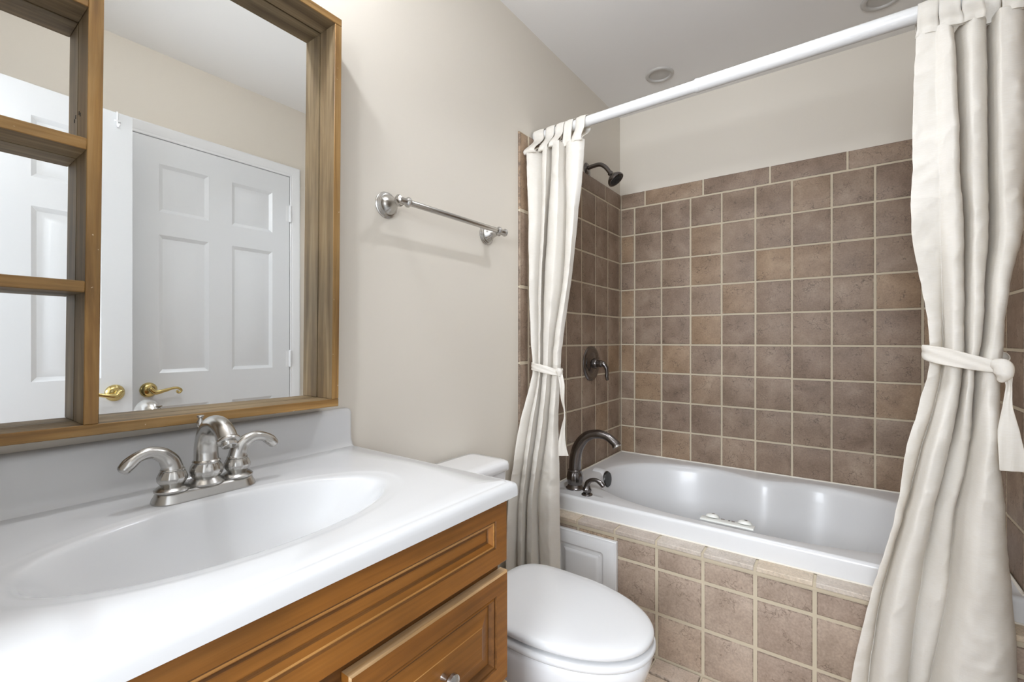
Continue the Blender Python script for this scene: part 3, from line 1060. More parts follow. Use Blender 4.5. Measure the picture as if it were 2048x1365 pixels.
m.lathe([(0.056, -0.03), (0.052, 0.0), (0.048, 0.014), (0.044, 0.022), (0.040, 0.025), (0.0, 0.026)], oc, od, 36)
ob = m.build('overflow_boss', 'acrylic', tub)
m = MB()
m.lathe([(0.033, 0.018), (0.0385, 0.025), (0.0385, 0.032), (0.035, 0.0365), (0.0, 0.038)], oc, od, 36)
for k in range(3):
    pass
oo = m.build('overflow_cover', 'cover', ob)
oo['label'] = 'round dark overflow cover'

# whirlpool-style white strip with two knobs on the tub's near inner edge
stp = thing('plastic_strip', 'small white plastic strip with two round knobs at the near edge of the tub', 'bath strip', (-0.335, 1.80, UZ))
m = MB()
m.box(-0.428, -0.252, 1.756, 1.790, UZ - 0.001, UZ + 0.006, 0.002)
m.build('strip_base', 'strip', stp)
for x in (-0.392, -0.285):
    m = MB()
    m.lathe([(0.024, 0.0), (0.024, 0.003), (0.020, 0.009), (0.011, 0.013), (0.0, 0.014)], (x, 1.792, UZ + 0.004), (0, 0.3, 1), 24)
    k = m.build('strip_knob', 'strip', stp)
    m = MB(); m.lathe([(0.006, 0.0), (0.006, 0.0025), (0.004, 0.003), (0.0, 0.003)], (x + 0.003, 1.790, UZ + 0.0165), (0, 0.1, 1), 14)
    m.build('knob_spot', 'dark_spot', k)
m = MB()
for (x, w) in ((-0.356, 0.012), (-0.335, 0.005), (-0.322, 0.010)):
    m.box(x - w / 2, x + w / 2, 1.782, 1.789, UZ + 0.0055, UZ + 0.0075)
m.build('dark_specks', 'dark_spot', stp)

# ------------------------------------------------------------------ tub filler and its handles
fil = thing('tub_filler', 'dark pewter arched tub spout on the corner deck of the tub', 'faucet', (-0.965, 1.80, UZ))
bx_, by_ = -0.965, 1.80
m = MB()
m.lathe([(0.040, 0.0), (0.040, 0.004), (0.034, 0.009), (0.032, 0.014), (0.029, 0.018), (0.0325, 0.026), (0.036, 0.040), (0.0365, 0.050), (0.033, 0.066), (0.029, 0.076), (0.029, 0.079), (0.0305, 0.081), (0.029, 0.084), (0.026, 0.086)], (bx_, by_, UZ), (0, 0, 1), 48, (12, 0.06, 5, 9))
fb = m.build('spout_base', 'pewter', fil)
m = MB()
m.tube([(bx_, by_, UZ + 0.080), (bx_ + 0.002, by_, UZ + 0.130), (bx_ + 0.016, by_, UZ + 0.185), (bx_ + 0.052, by_, UZ + 0.232), (bx_ + 0.103, by_, UZ + 0.252), (bx_ + 0.152, by_, UZ + 0.247), (bx_ + 0.186, by_, UZ + 0.226), (bx_ + 0.196, by_, UZ + 0.214)],
       [0.0265, 0.026, 0.0245, 0.022, 0.019, 0.017, 0.0175, 0.020], 28, 7, False)
m.build('spout', 'pewter', fil)
m = MB()
m.lathe([(0.0200, -0.003), (0.0205, 0.001), (0.0185, 0.003), (0.015, 0.0035), (0.014, -0.002), (0.0, -0.002)], (bx_ + 0.197, by_, UZ + 0.212), Vector((0.55, 0, -0.84)), 28)
m.build('spout_tip', 'nickel', fil)


def tub_handle(loc, d, label):
    r = thing('bath_tap', label, 'tap', loc, 'tap levers on the tub deck')
    x, y, z = loc
    m = MB()
    m.lathe([(0.0235, 0.0), (0.0235, 0.003), (0.019, 0.007), (0.014, 0.009), (0.0165, 0.013), (0.0195, 0.019), (0.019, 0.025), (0.0155, 0.032), (0.0135, 0.035), (0.0142, 0.0365), (0.0135, 0.038), (0.009, 0.04)], (x, y, z), (0, 0, 1), 40, (12, 0.07, 4, 7))
    b = m.build('handle_base', 'pewter', r)
    dx, dy = d
    m = MB()
    m.tube([(x, y, z + 0.035), (x + dx * 0.003, y + dy * 0.003, z + 0.050), (x + dx * 0.018, y + dy * 0.018, z + 0.064), (x + dx * 0.042, y + dy * 0.042, z + 0.069), (x + dx * 0.063, y + dy * 0.063, z + 0.060), (x + dx * 0.074, y + dy * 0.074, z + 0.050)],
           [0.0125, 0.0115, 0.0090, 0.0078, 0.0085, 0.0088], 18, 6, True, [1, 1, 1, 1.05, 1.15, 1.15])
    m.build('lever', 'pewter', r)


tub_handle((-0.882, 1.752, UZ), (1, 0), 'dark bath tap lever in front of the arched spout, nearest the tub edge')
tub_handle((-1.012, 1.868, UZ), (-0.2, 1), 'dark bath tap half hidden behind the arched spout by the wall')

# ------------------------------------------------------------------ shower valve and head
val = thing('shower_valve', 'round dark shower valve plate with lever on the left tile wall', 'shower valve', (TL, 2.165, 1.027))
m = MB()
m.lathe([(0.091, 0.0), (0.091, 0.003), (0.087, 0.008), (0.080, 0.0105), (0.072, 0.0105), (0.062, 0.008), (0.055, 0.009), (0.047, 0.014), (0.032, 0.018), (0.027, 0.019)], (TL, 2.165, 1.027), (1, 0, 0), 56)
m.build('escutcheon', 'pewter', val)
m = MB()
m.lathe([(0.027, 0.016), (0.0265, 0.034), (0.024, 0.038), (0.0185, 0.040), (0.0185, 0.060), (0.013, 0.066), (0.0, 0.068)], (TL, 2.165, 1.027), (1, 0, 0), 36)
m.tube([(TL + 0.052, 2.165, 1.030), (TL + 0.070, 2.168, 1.026), (TL + 0.083, 2.171, 1.008), (TL + 0.087, 2.173, 0.985), (TL + 0.086, 2.174, 0.962), (TL + 0.088, 2.174, 0.946)], [0.013, 0.0135, 0.011, 0.009, 0.009, 0.008], 18, 6, True, [1, 1, 1.1, 1.2, 1.3, 1.2])
m.build('lever', 'pewter', val)

sh = thing('wall_shower', 'dark pewter shower head on a bent arm above the tile', 'shower head', (XL, 2.136, 2.036))
m = MB()
m.lathe([(0.030, 0.0), (0.030, 0.003), (0.026, 0.008), (0.015, 0.011), (0.011, 0.012)], (XL, 2.136, 2.034), (1, 0, 0), 32)
m.lathe([(0.026, 0.0), (0.026, 0.0025), (0.02, 0.004), (0.0, 0.0045)], (XL, 2.149, 2.018), (1, 0, 0), 28)
m.build('flange', 'pewter', sh)
m = MB()
m.tube([(XL + 0.004, 2.136, 2.035), (XL + 0.045, 2.136, 2.040), (XL + 0.078, 2.136, 2.038), (XL + 0.106, 2.136, 2.018), (XL + 0.134, 2.136, 1.980)], 0.0105, 18, 7)
m.build('arm', 'pewter', sh)
m = MB()
hd = Vector((0.60, 0.06, -0.80)).normalized()
hp = Vector((XL + 0.130, 2.136, 1.985))
m.lathe([(0.011, -0.002), (0.0135, 0.0), (0.0135, 0.012), (0.016, 0.016), (0.022, 0.021), (0.034, 0.032), (0.0405, 0.041), (0.042, 0.046), (0.042, 0.053), (0.0395, 0.055), (0.0385, 0.0545)], hp, hd, 40)
hb = m.build('head', 'pewter', sh)
m = MB()
m.lathe([(0.0388, 0.0535), (0.030, 0.0545), (0.029, 0.056), (0.016, 0.0565), (0.015, 0.055), (0.0, 0.0555)], hp, hd, 40)
e1 = hd.orthogonal().normalized(); e2 = hd.cross(e1)
for ri, nn in ((0.034, 24), (0.024, 16), (0.010, 8)):
    for k in range(nn):
        a = 2 * PI * k / nn
        c = hp + hd * 0.0535 + (e1 * math.cos(a) + e2 * math.sin(a)) * ri
        m.lathe([(0.0016, 0), (0.0012, 0.004), (0.0, 0.0042)], c, hd, 6)
m.build('spray_face', 'black', hb)
m = MB()
pp = hp + hd * 0.050
sd = Vector((0.75, -0.10, 0.55)).normalized()
m.tube([pp + Vector((0.028, -0.028, 0.012)), pp + Vector((0.040, -0.035, 0.012))], [0.003, 0.0025], 8, 2)
m.build('spray_tab', 'pewter', hb)

# ------------------------------------------------------------------ curtain rod
RY, RZ0, RZ1 = 1.640, 2.014, 2.030
rod = thing('curtain_rod', 'white shower curtain rod across the tub alcove', 'curtain rod', (-0.345, RY, RZ0))
rz = lambda x: RZ0 + (RZ1 - RZ0) * (x - TL) / (TR - TL)
m = MB(); m.tube([(TL + 0.006, RY, rz(TL)), (-0.40, RY, rz(-0.40))], 0.0195, 28, 2, False); m.build('inner_tube', 'plastic', rod)
m = MB(); m.tube([(-0.412, RY, rz(-0.412)), (TR - 0.006, RY, rz(TR))], 0.0218, 28, 2, False)
m.lathe([(0.0222, 0.0), (0.0226, 0.001), (0.0226, 0.010), (0.0218, 0.011)], (-0.413, RY, rz(-0.413)), (1, 0, 0.011), 28)
m.build('outer_tube', 'plastic', rod)
for x, s in ((TL, 1), (TR, -1)):
    m = MB(); m.lathe([(0.0235, 0.0), (0.0235, 0.004), (0.0225, 0.006), (0.0222, 0.02)], (x + s * 0.0005, RY, rz(x)), (s, 0, 0), 28)
    m.build('end_cap', 'plastic', rod)


# ------------------------------------------------------------------ curtains
def cat(p0, p1, p2, p3, t):
    return 0.5 * ((2 * p1) + (p2 - p0) * t + (2 * p0 - 5 * p1 + 4 * p2 - p3) * t * t + (3 * p1 - p0 - 3 * p2 + p3) * t ** 3)


def cloth(levels, crest_valley, seed, nz=24, nk=16, amp=1.0):
    """levels: rows (top to bottom) of key points along the fabric; crests round, valleys tucked"""
    L = [[Vector(p) for p in r] for r in levels]
    for r in L:
        for v, cv in zip(r, crest_valley):
            if cv == 1:
                v.y += 0.012 if v.z > 0.55 else 0.004
            elif cv == 0:
                v.y -= 0.004
    rows = []
    for i in range(len(L) - 1):
        a, b, c, d = L[max(i - 1, 0)], L[i], L[i + 1], L[min(i + 2, len(L) - 1)]
        for k in range(nz):
            t = k / nz
            # keep the vertical spacing monotone: linear in z, smooth in x and y
            row = []
            for q in range(len(b)):
                v = cat(a[q], b[q], c[q], d[q], t)
                v.z = b[q].z * (1 - t) + c[q].z * t
                row.append(v)
            rows.append(row)
    rows.append([v.copy() for v in L[-1]])
    out = []
    for ri, row in enumerate(rows):
        r = []
        for q in range(len(row) - 1):
            p, s = row[q], row[q + 1]
            va, vb = crest_valley[q], crest_valley[q + 1]
            for k in range(nk):
                t = k / nk
                if va == vb:
                    f = t
                    bulge = 0
                elif va < vb:       # crest -> valley
                    f = 0.8 * t ** 4 + 0.2 * (0.5 - 0.5 * math.cos(PI * t))
                else:               # valley -> crest
                    f = 1 - (1 - (0.8 * (1 - t) ** 4 + 0.2 * (0.5 + 0.5 * math.cos(PI * t))))
                    f = 1 - f
                x = p.x + (s.x - p.x) * t
                y = p.y + (s.y - p.y) * f
                z = p.z + (s.z - p.z) * t
                r.append(Vector((x, y, z)))
        r.append(row[-1].copy())
        out.append(r)
    # soft wrinkles
    for ri, r in enumerate(out):
        for ci, v in enumerate(r):
            w = noise.noise(Vector((v.x * 14 + seed, v.z * 11, seed))) * 0.0050
            w += noise.noise(Vector((v.x * 40 + seed, v.z * 34, seed + 3))) * 0.0026
            w += (1 - abs(noise.noise(Vector((v.x * 9 + seed * 2 + v.z * 4, v.z * 17 - v.x * 8, 5.1)))) * 2.2) ** 5 * 0.0022 if abs(noise.noise(Vector((v.x * 9 + seed * 2 + v.z * 4, v.z * 17 - v.x * 8, 5.1)))) < 0.45 else 0
            for zc in (0.62, 0.37, 1.52):          # packing creases
                dz = (v.z - zc - 0.012 * noise.noise(Vector((v.x * 6, zc, seed)))) / 0.006
                w += 0.0030 * math.exp(-dz * dz) * max(0.0, 0.5 + noise.noise(Vector((v.x * 16, zc * 3, seed + 9))))
            v.y -= w * amp
            v.x += w * 0.3 * amp
    return out


def curtain(name, label, levels, cv, seed, tabs, loc, zmin):
    cu = thing(name, label, 'shower curtain', loc, 'tab-top curtains on the tub rod')
    rows = cloth(levels, cv, seed)
    m = MB()
    m.grid(rows)
    o = m.build('fabric_panel', 'cotton', cu, 180, True, True)
    s = o.modifiers.new('thickness', 'SOLIDIFY')
    s.thickness = 0.0016
    s.offset = 0
    s2 = o.modifiers.new('soft', 'SUBSURF')
    s2.levels = 1
    s2.render_levels = 1
    top = rows[0]

    def near(x):
        return min(top, key=lambda v: abs(v.x - x) + (0.0 if v.y < 1.63 else 0.05))
    for (x, w, skew) in tabs:
        p = near(x)
        z0 = p.z - 0.012
        zc = rz(x)
        r = 0.0245
        path = [(p.y - 0.0022, z0), (p.y - 0.0022, p.z + 0.006), (RY - r - 0.004, zc - 0.030), (RY - r, zc), (RY - r * 0.72, zc + r * 0.72), (RY, zc + r), (RY + r * 0.72, zc + r * 0.72), (RY + r, zc), (RY + r * 0.9, zc - 0.03), (p.y + 0.012, p.z + 0.004), (p.y + 0.005, z0)]
        pts = [Vector((0, a, b)) for a, b in path]
        prof = []
        for i in range(len(pts) - 1):
            q = [pts[max(i - 1, 0)], pts[i], pts[i + 1], pts[min(i + 2, len(pts) - 1)]]
            for k in range(5):
                prof.append(cat(*q, k / 5))
        prof.append(pts[-1])
        m = MB()
        rr = []
        nn = len(prof)
        for i, q in enumerate(prof):
            u = 1 - abs(2 * i / (nn - 1) - 1)       # 0 at the hem, 1 on the rod
            row = []
            for k in range(9):
                t = k / 8 - 0.5
                xx = p.x + (x - p.x) + skew * u + t * w * (1 - 0.12 * math.sin(u * PI))
                yy = q.y + 0.002 * math.sin(t * 9 + seed + x * 40) * (1 - u)
                row.append((xx, yy, q.z + 0.0012 * math.cos(t * 6)))
            rr.append(row)
        m.grid(rr)
        t_ = m.build('hanging_tab', 'cotton', cu, 180)
        s = t_.modifiers.new('thickness', 'SOLIDIFY'); s.thickness = 0.0016; s.offset = 0
    return cu


RL = [
    [(0.151, 1.590, 1.953), (0.19, 1.574, 1.953), (0.210, 1.578, 1.953), (0.231, 1.645, 1.953), (0.256, 1.590, 1.953), (0.294, 1.655, 1.953), (0.306, 1.59, 1.953), (0.355, 1.625, 1.953)],
    [(0.144, 1.585, 1.779), (0.190, 1.570, 1.779), (0.216, 1.572, 1.754), (0.237, 1.645, 1.775), (0.257, 1.585, 1.744), (0.296, 1.655, 1.761), (0.308, 1.59, 1.73), (0.358, 1.625, 1.729)],
    [(0.143, 1.585, 1.609), (0.193, 1.568, 1.608), (0.220, 1.572, 1.589), (0.242, 1.645, 1.605), (0.259, 1.585, 1.582), (0.296, 1.655, 1.596), (0.309, 1.59, 1.573), (0.355, 1.625, 1.573)],
    [(0.141, 1.585, 1.439), (0.199, 1.578, 1.437), (0.22, 1.575, 1.425), (0.249, 1.645, 1.435), (0.261, 1.585, 1.422), (0.297, 1.655, 1.43), (0.314, 1.585, 1.415), (0.348, 1.625, 1.417)],
    [(0.167, 1.600, 1.255), (0.206, 1.612, 1.254), (0.223, 1.575, 1.25), (0.248, 1.622, 1.252), (0.258, 1.572, 1.248), (0.284, 1.622, 1.25), (0.296, 1.565, 1.246), (0.319, 1.605, 1.247)],
    [(0.177, 1.600, 1.137), (0.208, 1.620, 1.137), (0.223, 1.575, 1.138), (0.248, 1.615, 1.137), (0.257, 1.572, 1.138), (0.278, 1.615, 1.137), (0.291, 1.568, 1.138), (0.313, 1.605, 1.138)],
    [(0.177, 1.600, 1.078), (0.206, 1.620, 1.078), (0.22, 1.575, 1.081), (0.245, 1.615, 1.08), (0.248, 1.572, 1.082), (0.265, 1.615, 1.08), (0.283, 1.568, 1.084), (0.31, 1.605, 1.083)],
    [(0.162, 1.600, 1.006), (0.196, 1.625, 1.006), (0.214, 1.575, 1.012), (0.239, 1.622, 1.009), (0.244, 1.572, 1.014), (0.263, 1.622, 1.011), (0.281, 1.562, 1.018), (0.306, 1.605, 1.015)],
    [(0.129, 1.575, 0.862), (0.163, 1.612, 0.859), (0.183, 1.545, 0.875), (0.218, 1.615, 0.867), (0.238, 1.600, 0.872), (0.256, 1.612, 0.873), (0.276, 1.535, 0.89), (0.307, 1.600, 0.882)],
    [(0.110, 1.575, 0.700), (0.131, 1.612, 0.694), (0.155, 1.545, 0.719), (0.189, 1.615, 0.706), (0.214, 1.600, 0.716), (0.23, 1.612, 0.716), (0.265, 1.535, 0.746), (0.314, 1.600, 0.737)],
    [(0.054, 1.575, 0.443), (0.079, 1.612, 0.435), (0.111, 1.545, 0.476), (0.157, 1.612, 0.459), (0.189, 1.600, 0.477), (0.212, 1.610, 0.479), (0.257, 1.535, 0.530), (0.328, 1.600, 0.524)],
    [(0.013, 1.575, 0.201), (0.053, 1.612, 0.196), (0.091, 1.545, 0.254), (0.137, 1.612, 0.232), (0.158, 1.600, 0.25), (0.179, 1.610, 0.252), (0.244, 1.535, 0.327), (0.336, 1.600, 0.329)],
    [(-0.012, 1.575, 0.03), (0.035, 1.612, 0.03), (0.072, 1.545, 0.03), (0.125, 1.612, 0.03), (0.148, 1.600, 0.03), (0.168, 1.610, 0.03), (0.232, 1.535, 0.03), (0.336, 1.600, 0.03)],
]
CVR = [0, 1, 0, 1, 0, 1, 0, 0.6]
cr = curtain('shower_curtain', 'cream tab-top curtain tied back on the right side of the tub', RL, CVR, 3.0,
             [(0.172, 0.046, 0.010), (0.216, 0.046, 0.006), (0.256, 0.044, 0.012), (0.292, 0.042, 0.004), (0.326, 0.042, 0.008), (0.354, 0.036, 0.0)], (0.25, RY, 0.03), 0.03)
LL = [
    [(-1.050, 1.550, 1.920), (-1.002, 1.588, 1.924), (-0.961, 1.562, 1.932), (-0.970, 1.604, 1.938), (-0.910, 1.570, 1.938), (-0.913, 1.620, 1.938), (-0.849, 1.590, 1.938), (-0.824, 1.618, 1.938)],
    [(-1.048, 1.547, 1.84), (-1.002, 1.582, 1.84), (-0.961, 1.555, 1.83), (-0.97, 1.601, 1.84), (-0.911, 1.565, 1.825), (-0.913, 1.618, 1.83), (-0.850, 1.586, 1.82), (-0.830, 1.615, 1.82)],
    [(-1.042, 1.550, 1.681), (-0.999, 1.585, 1.682), (-0.964, 1.552, 1.668), (-0.983, 1.601, 1.683), (-0.914, 1.561, 1.662), (-0.909, 1.616, 1.674), (-0.852, 1.581, 1.656), (-0.847, 1.61, 1.662)],
    [(-1.039, 1.550, 1.395), (-1.013, 1.584, 1.396), (-0.979, 1.549, 1.39), (-0.999, 1.597, 1.397), (-0.933, 1.555, 1.387), (-0.916, 1.609, 1.392), (-0.871, 1.572, 1.384), (-0.873, 1.600, 1.387)],
    [(-1.030, 1.550, 1.130), (-1.011, 1.574, 1.130), (-0.986, 1.550, 1.13), (-0.998, 1.584, 1.13), (-0.952, 1.555, 1.13), (-0.951, 1.592, 1.13), (-0.913, 1.567, 1.13), (-0.906, 1.587, 1.13)],
    [(-1.022, 1.550, 1.053), (-1.011, 1.574, 1.052), (-0.986, 1.550, 1.054), (-0.998, 1.584, 1.052), (-0.954, 1.555, 1.055), (-0.956, 1.592, 1.053), (-0.920, 1.567, 1.055), (-0.913, 1.587, 1.054)],
    [(-1.026, 1.545, 0.992), (-1.011, 1.570, 0.991), (-0.987, 1.547, 0.994), (-0.999, 1.581, 0.991), (-0.957, 1.552, 0.995), (-0.962, 1.591, 0.992), (-0.924, 1.567, 0.995), (-0.918, 1.587, 0.994)],
    [(-1.045, 1.490, 0.812), (-1.029, 1.530, 0.807), (-0.991, 1.502, 0.816), (-1.005, 1.556, 0.806), (-0.958, 1.521, 0.816), (-0.972, 1.581, 0.806), (-0.926, 1.551, 0.815), (-0.924, 1.585, 0.811)],
    [(-1.049, 1.455, 0.659), (-1.037, 1.499, 0.652), (-0.999, 1.476, 0.663), (-1.017, 1.534, 0.647), (-0.972, 1.503, 0.661), (-0.990, 1.567, 0.644), (-0.935, 1.542, 0.659), (-0.916, 1.580, 0.653)],
    [(-1.048, 1.420, 0.532), (-1.035, 1.469, 0.521), (-1.001, 1.451, 0.533), (-1.023, 1.514, 0.511), (-0.981, 1.488, 0.527), (-1.003, 1.557, 0.503), (-0.941, 1.537, 0.521), (-0.914, 1.580, 0.514)],
    [(-1.047, 1.400, 0.251), (-1.032, 1.452, 0.234), (-0.999, 1.435, 0.251), (-1.023, 1.501, 0.216), (-0.978, 1.476, 0.240), (-0.987, 1.548, 0.208), (-0.929, 1.529, 0.233), (-0.909, 1.575, 0.220)],
    [(-1.047, 1.390, 0.03), (-1.032, 1.445, 0.03), (-0.999, 1.430, 0.03), (-1.023, 1.498, 0.03), (-0.975, 1.470, 0.03), (-0.985, 1.546, 0.03), (-0.925, 1.526, 0.03), (-0.906, 1.573, 0.03)],
]
CVL = [0, 1, 0, 1, 0, 1, 0, 0.6]
cl = curtain('shower_curtain', 'cream tab-top curtain tied back on the left, behind the toilet', LL, CVL, 8.0,
             [(-1.034, 0.056, -0.008), (-0.985, 0.046, 0.004), (-0.942, 0.042, 0.008), (-0.900, 0.040, 0.006), (-0.845, 0.046, 0.004)], (-0.96, RY, 0.03), 0.03)


def ribbon(name, pts, widths, parent, twist=None, sub=6, wdir=Vector((0, 0, 1)), n=7, crumple=0.0018, seed=0.0):
    """flat strip of cloth along pts; wdir = its width direction, twist in radians about the path"""
    pts = [Vector(p) for p in pts]
    k_ = len(pts)
    twist = twist or [0.0] * k_
    rows = []
    for i in range(k_ - 1):
        q = [pts[max(i - 1, 0)], pts[i], pts[i + 1], pts[min(i + 2, k_ - 1)]]
        for s in range(sub + (1 if i == k_ - 2 else 0)):
            t = s / sub
            p = cat(*q, t)
            tg = (cat(*q, min(t + 0.02, 1)) - cat(*q, max(t - 0.02, 0))).normalized()
            a = twist[i] * (1 - t) + twist[i + 1] * t
            w = widths[i] * (1 - t) + widths[i + 1] * t
            wd = (wdir - tg * tg.dot(wdir))
            if wd.length < 1e-3:
                wd = tg.orthogonal()
            wd = Matrix.Rotation(a, 3, tg) @ wd.normalized()
            nr = tg.cross(wd)
            rows.append([p + wd * w * (j / (n - 1) - 0.5) + nr * crumple * math.sin(j * 2.1 + i * 1.7 + seed + t * 2) for j in range(n)])
    m = MB()
    m.grid(rows)
    o = m.build(name, 'cotton', parent, 180)
    s = o.modifiers.new('thickness', 'SOLIDIFY'); s.thickness = 0.0022; s.offset = 0
    s = o.modifiers.new('soft', 'SUBSURF'); s.levels = 1; s.render_levels = 1
    return o


# right tieback: band round the bundle, knot, hanging tail
band = [(0.240, 1.636, 1.115), (0.195, 1.632, 1.118), (0.167, 1.612, 1.119), (0.170, 1.586, 1.116), (0.195, 1.566, 1.110), (0.225, 1.556, 1.102), (0.255, 1.552, 1.094), (0.283, 1.550, 1.087), (0.303, 1.556, 1.084), (0.320, 1.588, 1.094), (0.318, 1.618, 1.105), (0.290, 1.634, 1.110), (0.240, 1.637, 1.114)]
tbk = ribbon('tieback', band, [0.036, 0.036, 0.036, 0.040, 0.044, 0.040, 0.036, 0.030, 0.024, 0.026, 0.03, 0.034, 0.036], cr)
m = MB()
m.tube([(0.292, 1.553, 1.092), (0.300, 1.541, 1.086), (0.300, 1.536, 1.070), (0.296, 1.538, 1.056)], [0.014, 0.019, 0.019, 0.010], 16, 6, True, [1.0, 0.9, 0.8, 0.6])
m.build('knot', 'cotton', tbk, 180)
ribbon('tail', [(0.306, 1.546, 1.082), (0.309, 1.535, 1.045), (0.304, 1.526, 0.995), (0.305, 1.522, 0.940), (0.309, 1.521, 0.895), (0.313, 1.521, 0.848)],
       [0.024, 0.015, 0.020, 0.036, 0.042, 0.047], tbk, [0.3, 1.1, 0.8, 0.25, 0.05, 0.0], 7, Vector((1, 0, 0)))
band = [(-0.965, 1.600, 1.030), (-1.005, 1.594, 1.036), (-1.030, 1.572, 1.042), (-1.028, 1.548, 1.043), (-1.005, 1.535, 1.041), (-0.975, 1.534, 1.036), (-0.945, 1.542, 1.029), (-0.918, 1.553, 1.022), (-0.905, 1.575, 1.020), (-0.915, 1.598, 1.024), (-0.965, 1.601, 1.029)]
tbl = ribbon('tieback', band, [0.028, 0.028, 0.028, 0.030, 0.030, 0.032, 0.030, 0.024, 0.022, 0.026, 0.028], cl, None, 6, Vector((0, 0, 1)), 7, 0.0016, 2.0)
m = MB()
m.tube([(-0.912, 1.556, 1.030), (-0.903, 1.556, 1.026), (-0.902, 1.556, 1.010)], [0.010, 0.013, 0.008], 14, 6)
m.build('knot', 'cotton', tbl, 180)
ribbon('tail', [(-0.903, 1.557, 1.022), (-0.889, 1.553, 0.975), (-0.884, 1.550, 0.918), (-0.876, 1.550, 0.860), (-0.884, 1.550, 0.800), (-0.886, 1.549, 0.745), (-0.880, 1.549, 0.699)],
       [0.022, 0.024, 0.025, 0.018, 0.030, 0.036, 0.048], tbl, [0.0, 0.1, 0.5, 0.9, 0.5, 0.1, 0.0], 7, Vector((1, 0, 0)), 7, 0.0016, 5.0)

# ------------------------------------------------------------------ access panel in the knee wall
m = MB()
AW, AH = 0.300, 0.330
fn = lambda a, b, c: (-0.998 + a, 1.626 + c, 0.052 + b)
# rounded-corner raised centre built from nested rounded rectangles


def rr2(ins, r, c, n=8):
    x0, x1, z0, z1 = ins, AW - ins, ins, AH - ins
    pts = []
    for cx, cz, a0 in ((x1 - r, z1 - r, 0), (x0 + r, z1 - r, PI / 2), (x0 + r, z0 + r, PI), (x1 - r, z0 + r, 1.5 * PI)):
        for k in range(n + 1):
            a = a0 + PI / 2 * k / n
            pts.append(fn(cx + r * math.cos(a), cz + r * math.sin(a), c))
    return pts


m.rings([rr2(0, 0.001, 0.018), rr2(0, 0.001, 0.004), rr2(0.003, 0.001, 0.0015), rr2(0.008, 0.001, 0.0015), rr2(0.011, 0.001, 0.0), rr2(0.052, 0.012, 0.0), rr2(0.056, 0.012, 0.003), rr2(0.060, 0.012, 0.006), rr2(0.066, 0.010, 0.006), rr2(0.070, 0.002, 0.0045), rr2(0.073, 0.001, 0.0045), rr2(0.076, 0.001, 0.0025), rr2(0.086, 0.001, 0.001), rr2(0.089, 0.001, 0.001)], True, True, True)
tag(m.build('access_panel', 'trim', None, 25), 'white raised-panel access door in the tiled tub front', 'access panel')


# ------------------------------------------------------------------ lights
def downlight(x, y, label, lit, group):
    r = thing('recessed_light', label, 'ceiling light', (x, y, ZC), group)
    m = MB()
    m.lathe([(0.048, -0.0005), (0.050, -0.006), (0.053, -0.008), (0.062, -0.0075), (0.066, -0.005), (0.068, -0.0003)], (x, y, ZC), (0, 0, 1), 48)
    m.build('trim_ring', 'offlamp', r)
    return r


# the three cans sit in real holes: cut them from the ceiling slab
def cut_ceiling(spots, rad):
    bm = bmesh.new()
    me = ceiling.data
    bm.from_mesh(me)
    bm.clear()
    n = 32
    x0, x1, y0, y1 = XL - T, XR + T, YF - 0.13, YB + T
    xs = sorted({x0, x1} | {s[0] - 0.09 for s in spots} | {s[0] + 0.09 for s in spots})
    ys = sorted({y0, y1} | {s[1] - 0.09 for s in spots} | {s[1] + 0.09 for s in spots})
    for i in range(len(xs) - 1):
        for j in range(len(ys) - 1):
            cx, cy = (xs[i] + xs[i + 1]) / 2, (ys[j] + ys[j + 1]) / 2
            hit = [s for s in spots if abs(s[0] - cx) < 1e-4 and abs(s[1] - cy) < 1e-4]
            if hit:
                th = rect_theta(cx, cy, xs[i], xs[i + 1], ys[j], ys[j + 1], n)
                a = [bm.verts.new((*ray_rect(cx, cy, t, xs[i], xs[i + 1], ys[j], ys[j + 1]), ZC)) for t in th]
                b = [bm.verts.new((cx + rad * math.cos(t), cy + rad * math.sin(t), ZC)) for t in th]
                for k in range(len(th)):
                    k2 = (k + 1) % len(th)
                    bm.faces.new([a[k], b[k], b[k2], a[k2]])
            else:
                bm.faces.new([bm.verts.new((x, y, ZC)) for x, y in ((xs[i], ys[j]), (xs[i], ys[j + 1]), (xs[i + 1], ys[j + 1]), (xs[i + 1], ys[j]))])
    v = [bm.verts.new((x, y, ZC + 0.14)) for x, y in ((x0, y0), (x1, y0), (x1, y1), (x0, y1))]
    bm.faces.new(v)
    bmesh.ops.remove_doubles(bm, verts=bm.verts, dist=1e-5)
    bm.to_mesh(me)
    bm.free()
    for p in me.polygons:
        p.use_smooth = False


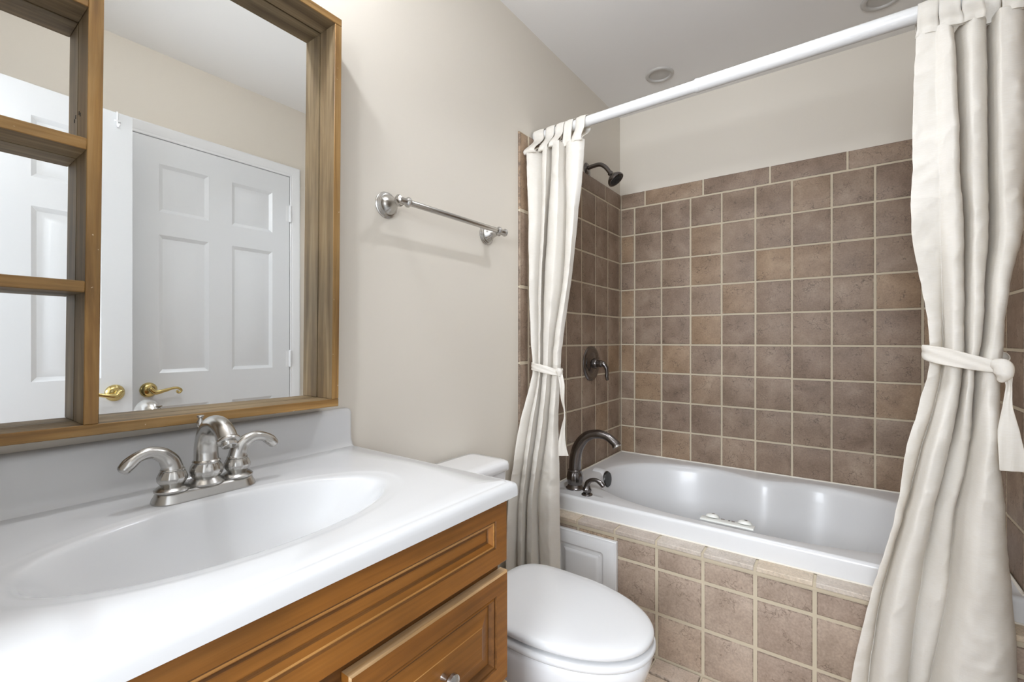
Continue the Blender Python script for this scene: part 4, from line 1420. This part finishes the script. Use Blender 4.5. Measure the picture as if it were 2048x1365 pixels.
LITX, LITY = -0.35, 1.33
EYES = [(-0.741, 2.261), (0.118, 2.261)]
cut_ceiling(EYES, 0.050)
for (x, y), lab in zip(EYES, ('unlit recessed ceiling light over the left end of the tub', 'unlit recessed ceiling light over the right end of the tub')):
    r = downlight(x, y, lab, False, 'unlit recessed lights over the tub')
    m = MB()
    m.lathe([(0.0485, 0.0), (0.046, 0.012), (0.043, 0.016), (0.042, 0.05), (0.034, 0.075), (0.0, 0.078)], (x, y, ZC), (0, 0, 1), 40)
    m.build('housing', 'offlamp', r)
    m = MB()
    m.lathe([(0.0, 0.018), (0.018, 0.0165), (0.029, 0.020), (0.033, 0.028), (0.033, 0.05)], (x - 0.004, y - 0.006, ZC), (0.12, 0.16, 1), 32)
    m.build('lamp', 'offlamp', r)
r = thing('ceiling_light', 'small white lit cylinder spotlight on the ceiling in the middle of the room', 'ceiling light', (LITX, LITY, ZC))
m = MB(); m.lathe([(0.044, -0.0005), (0.044, -0.055), (0.042, -0.057), (0.036, -0.057), (0.034, -0.055), (0.033, -0.016)], (LITX, LITY, ZC), (0, 0, 1), 40); m.build('housing', 'plastic', r)
m = MB(); m.lathe([(0.0325, -0.0160), (0.02, -0.0162), (0.0, -0.0163)], (LITX, LITY, ZC), (0, 0, 1), 40); m.build('lens', 'lens', r)

vl = thing('vanity_light', 'single globe wall light above the mirror', 'wall light', (XL, 0.37, 2.25))
m = MB()
m.lathe([(0.055, 0.0), (0.055, 0.008), (0.045, 0.016), (0.012, 0.02)], (XL, 0.37, 2.27), (1, 0, 0), 32)
m.tube([(XL + 0.015, 0.37, 2.27), (XL + 0.11, 0.37, 2.285), (XL + 0.165, 0.37, 2.31), (XL + 0.178, 0.37, 2.325)], 0.008, 12, 5)
m.build('bracket', 'nickel', vl)
m = MB(); m.lathe([(0.018, 0.03), (0.022, 0.05), (0.02, 0.075), (0.008, 0.082)], (XL + 0.178, 0.37, 2.25), (0, 0, 1), 24); m.build('socket', 'nickel', vl)
m = MB(); m.lathe([(0.0, -0.036), (0.014, -0.034), (0.027, -0.025), (0.035, -0.011), (0.036, 0.004), (0.031, 0.019), (0.021, 0.030), (0.014, 0.036)], (XL + 0.178, 0.37, 2.25), (0, 0, 1), 28)
m.build('bulb', 'bulb', vl)
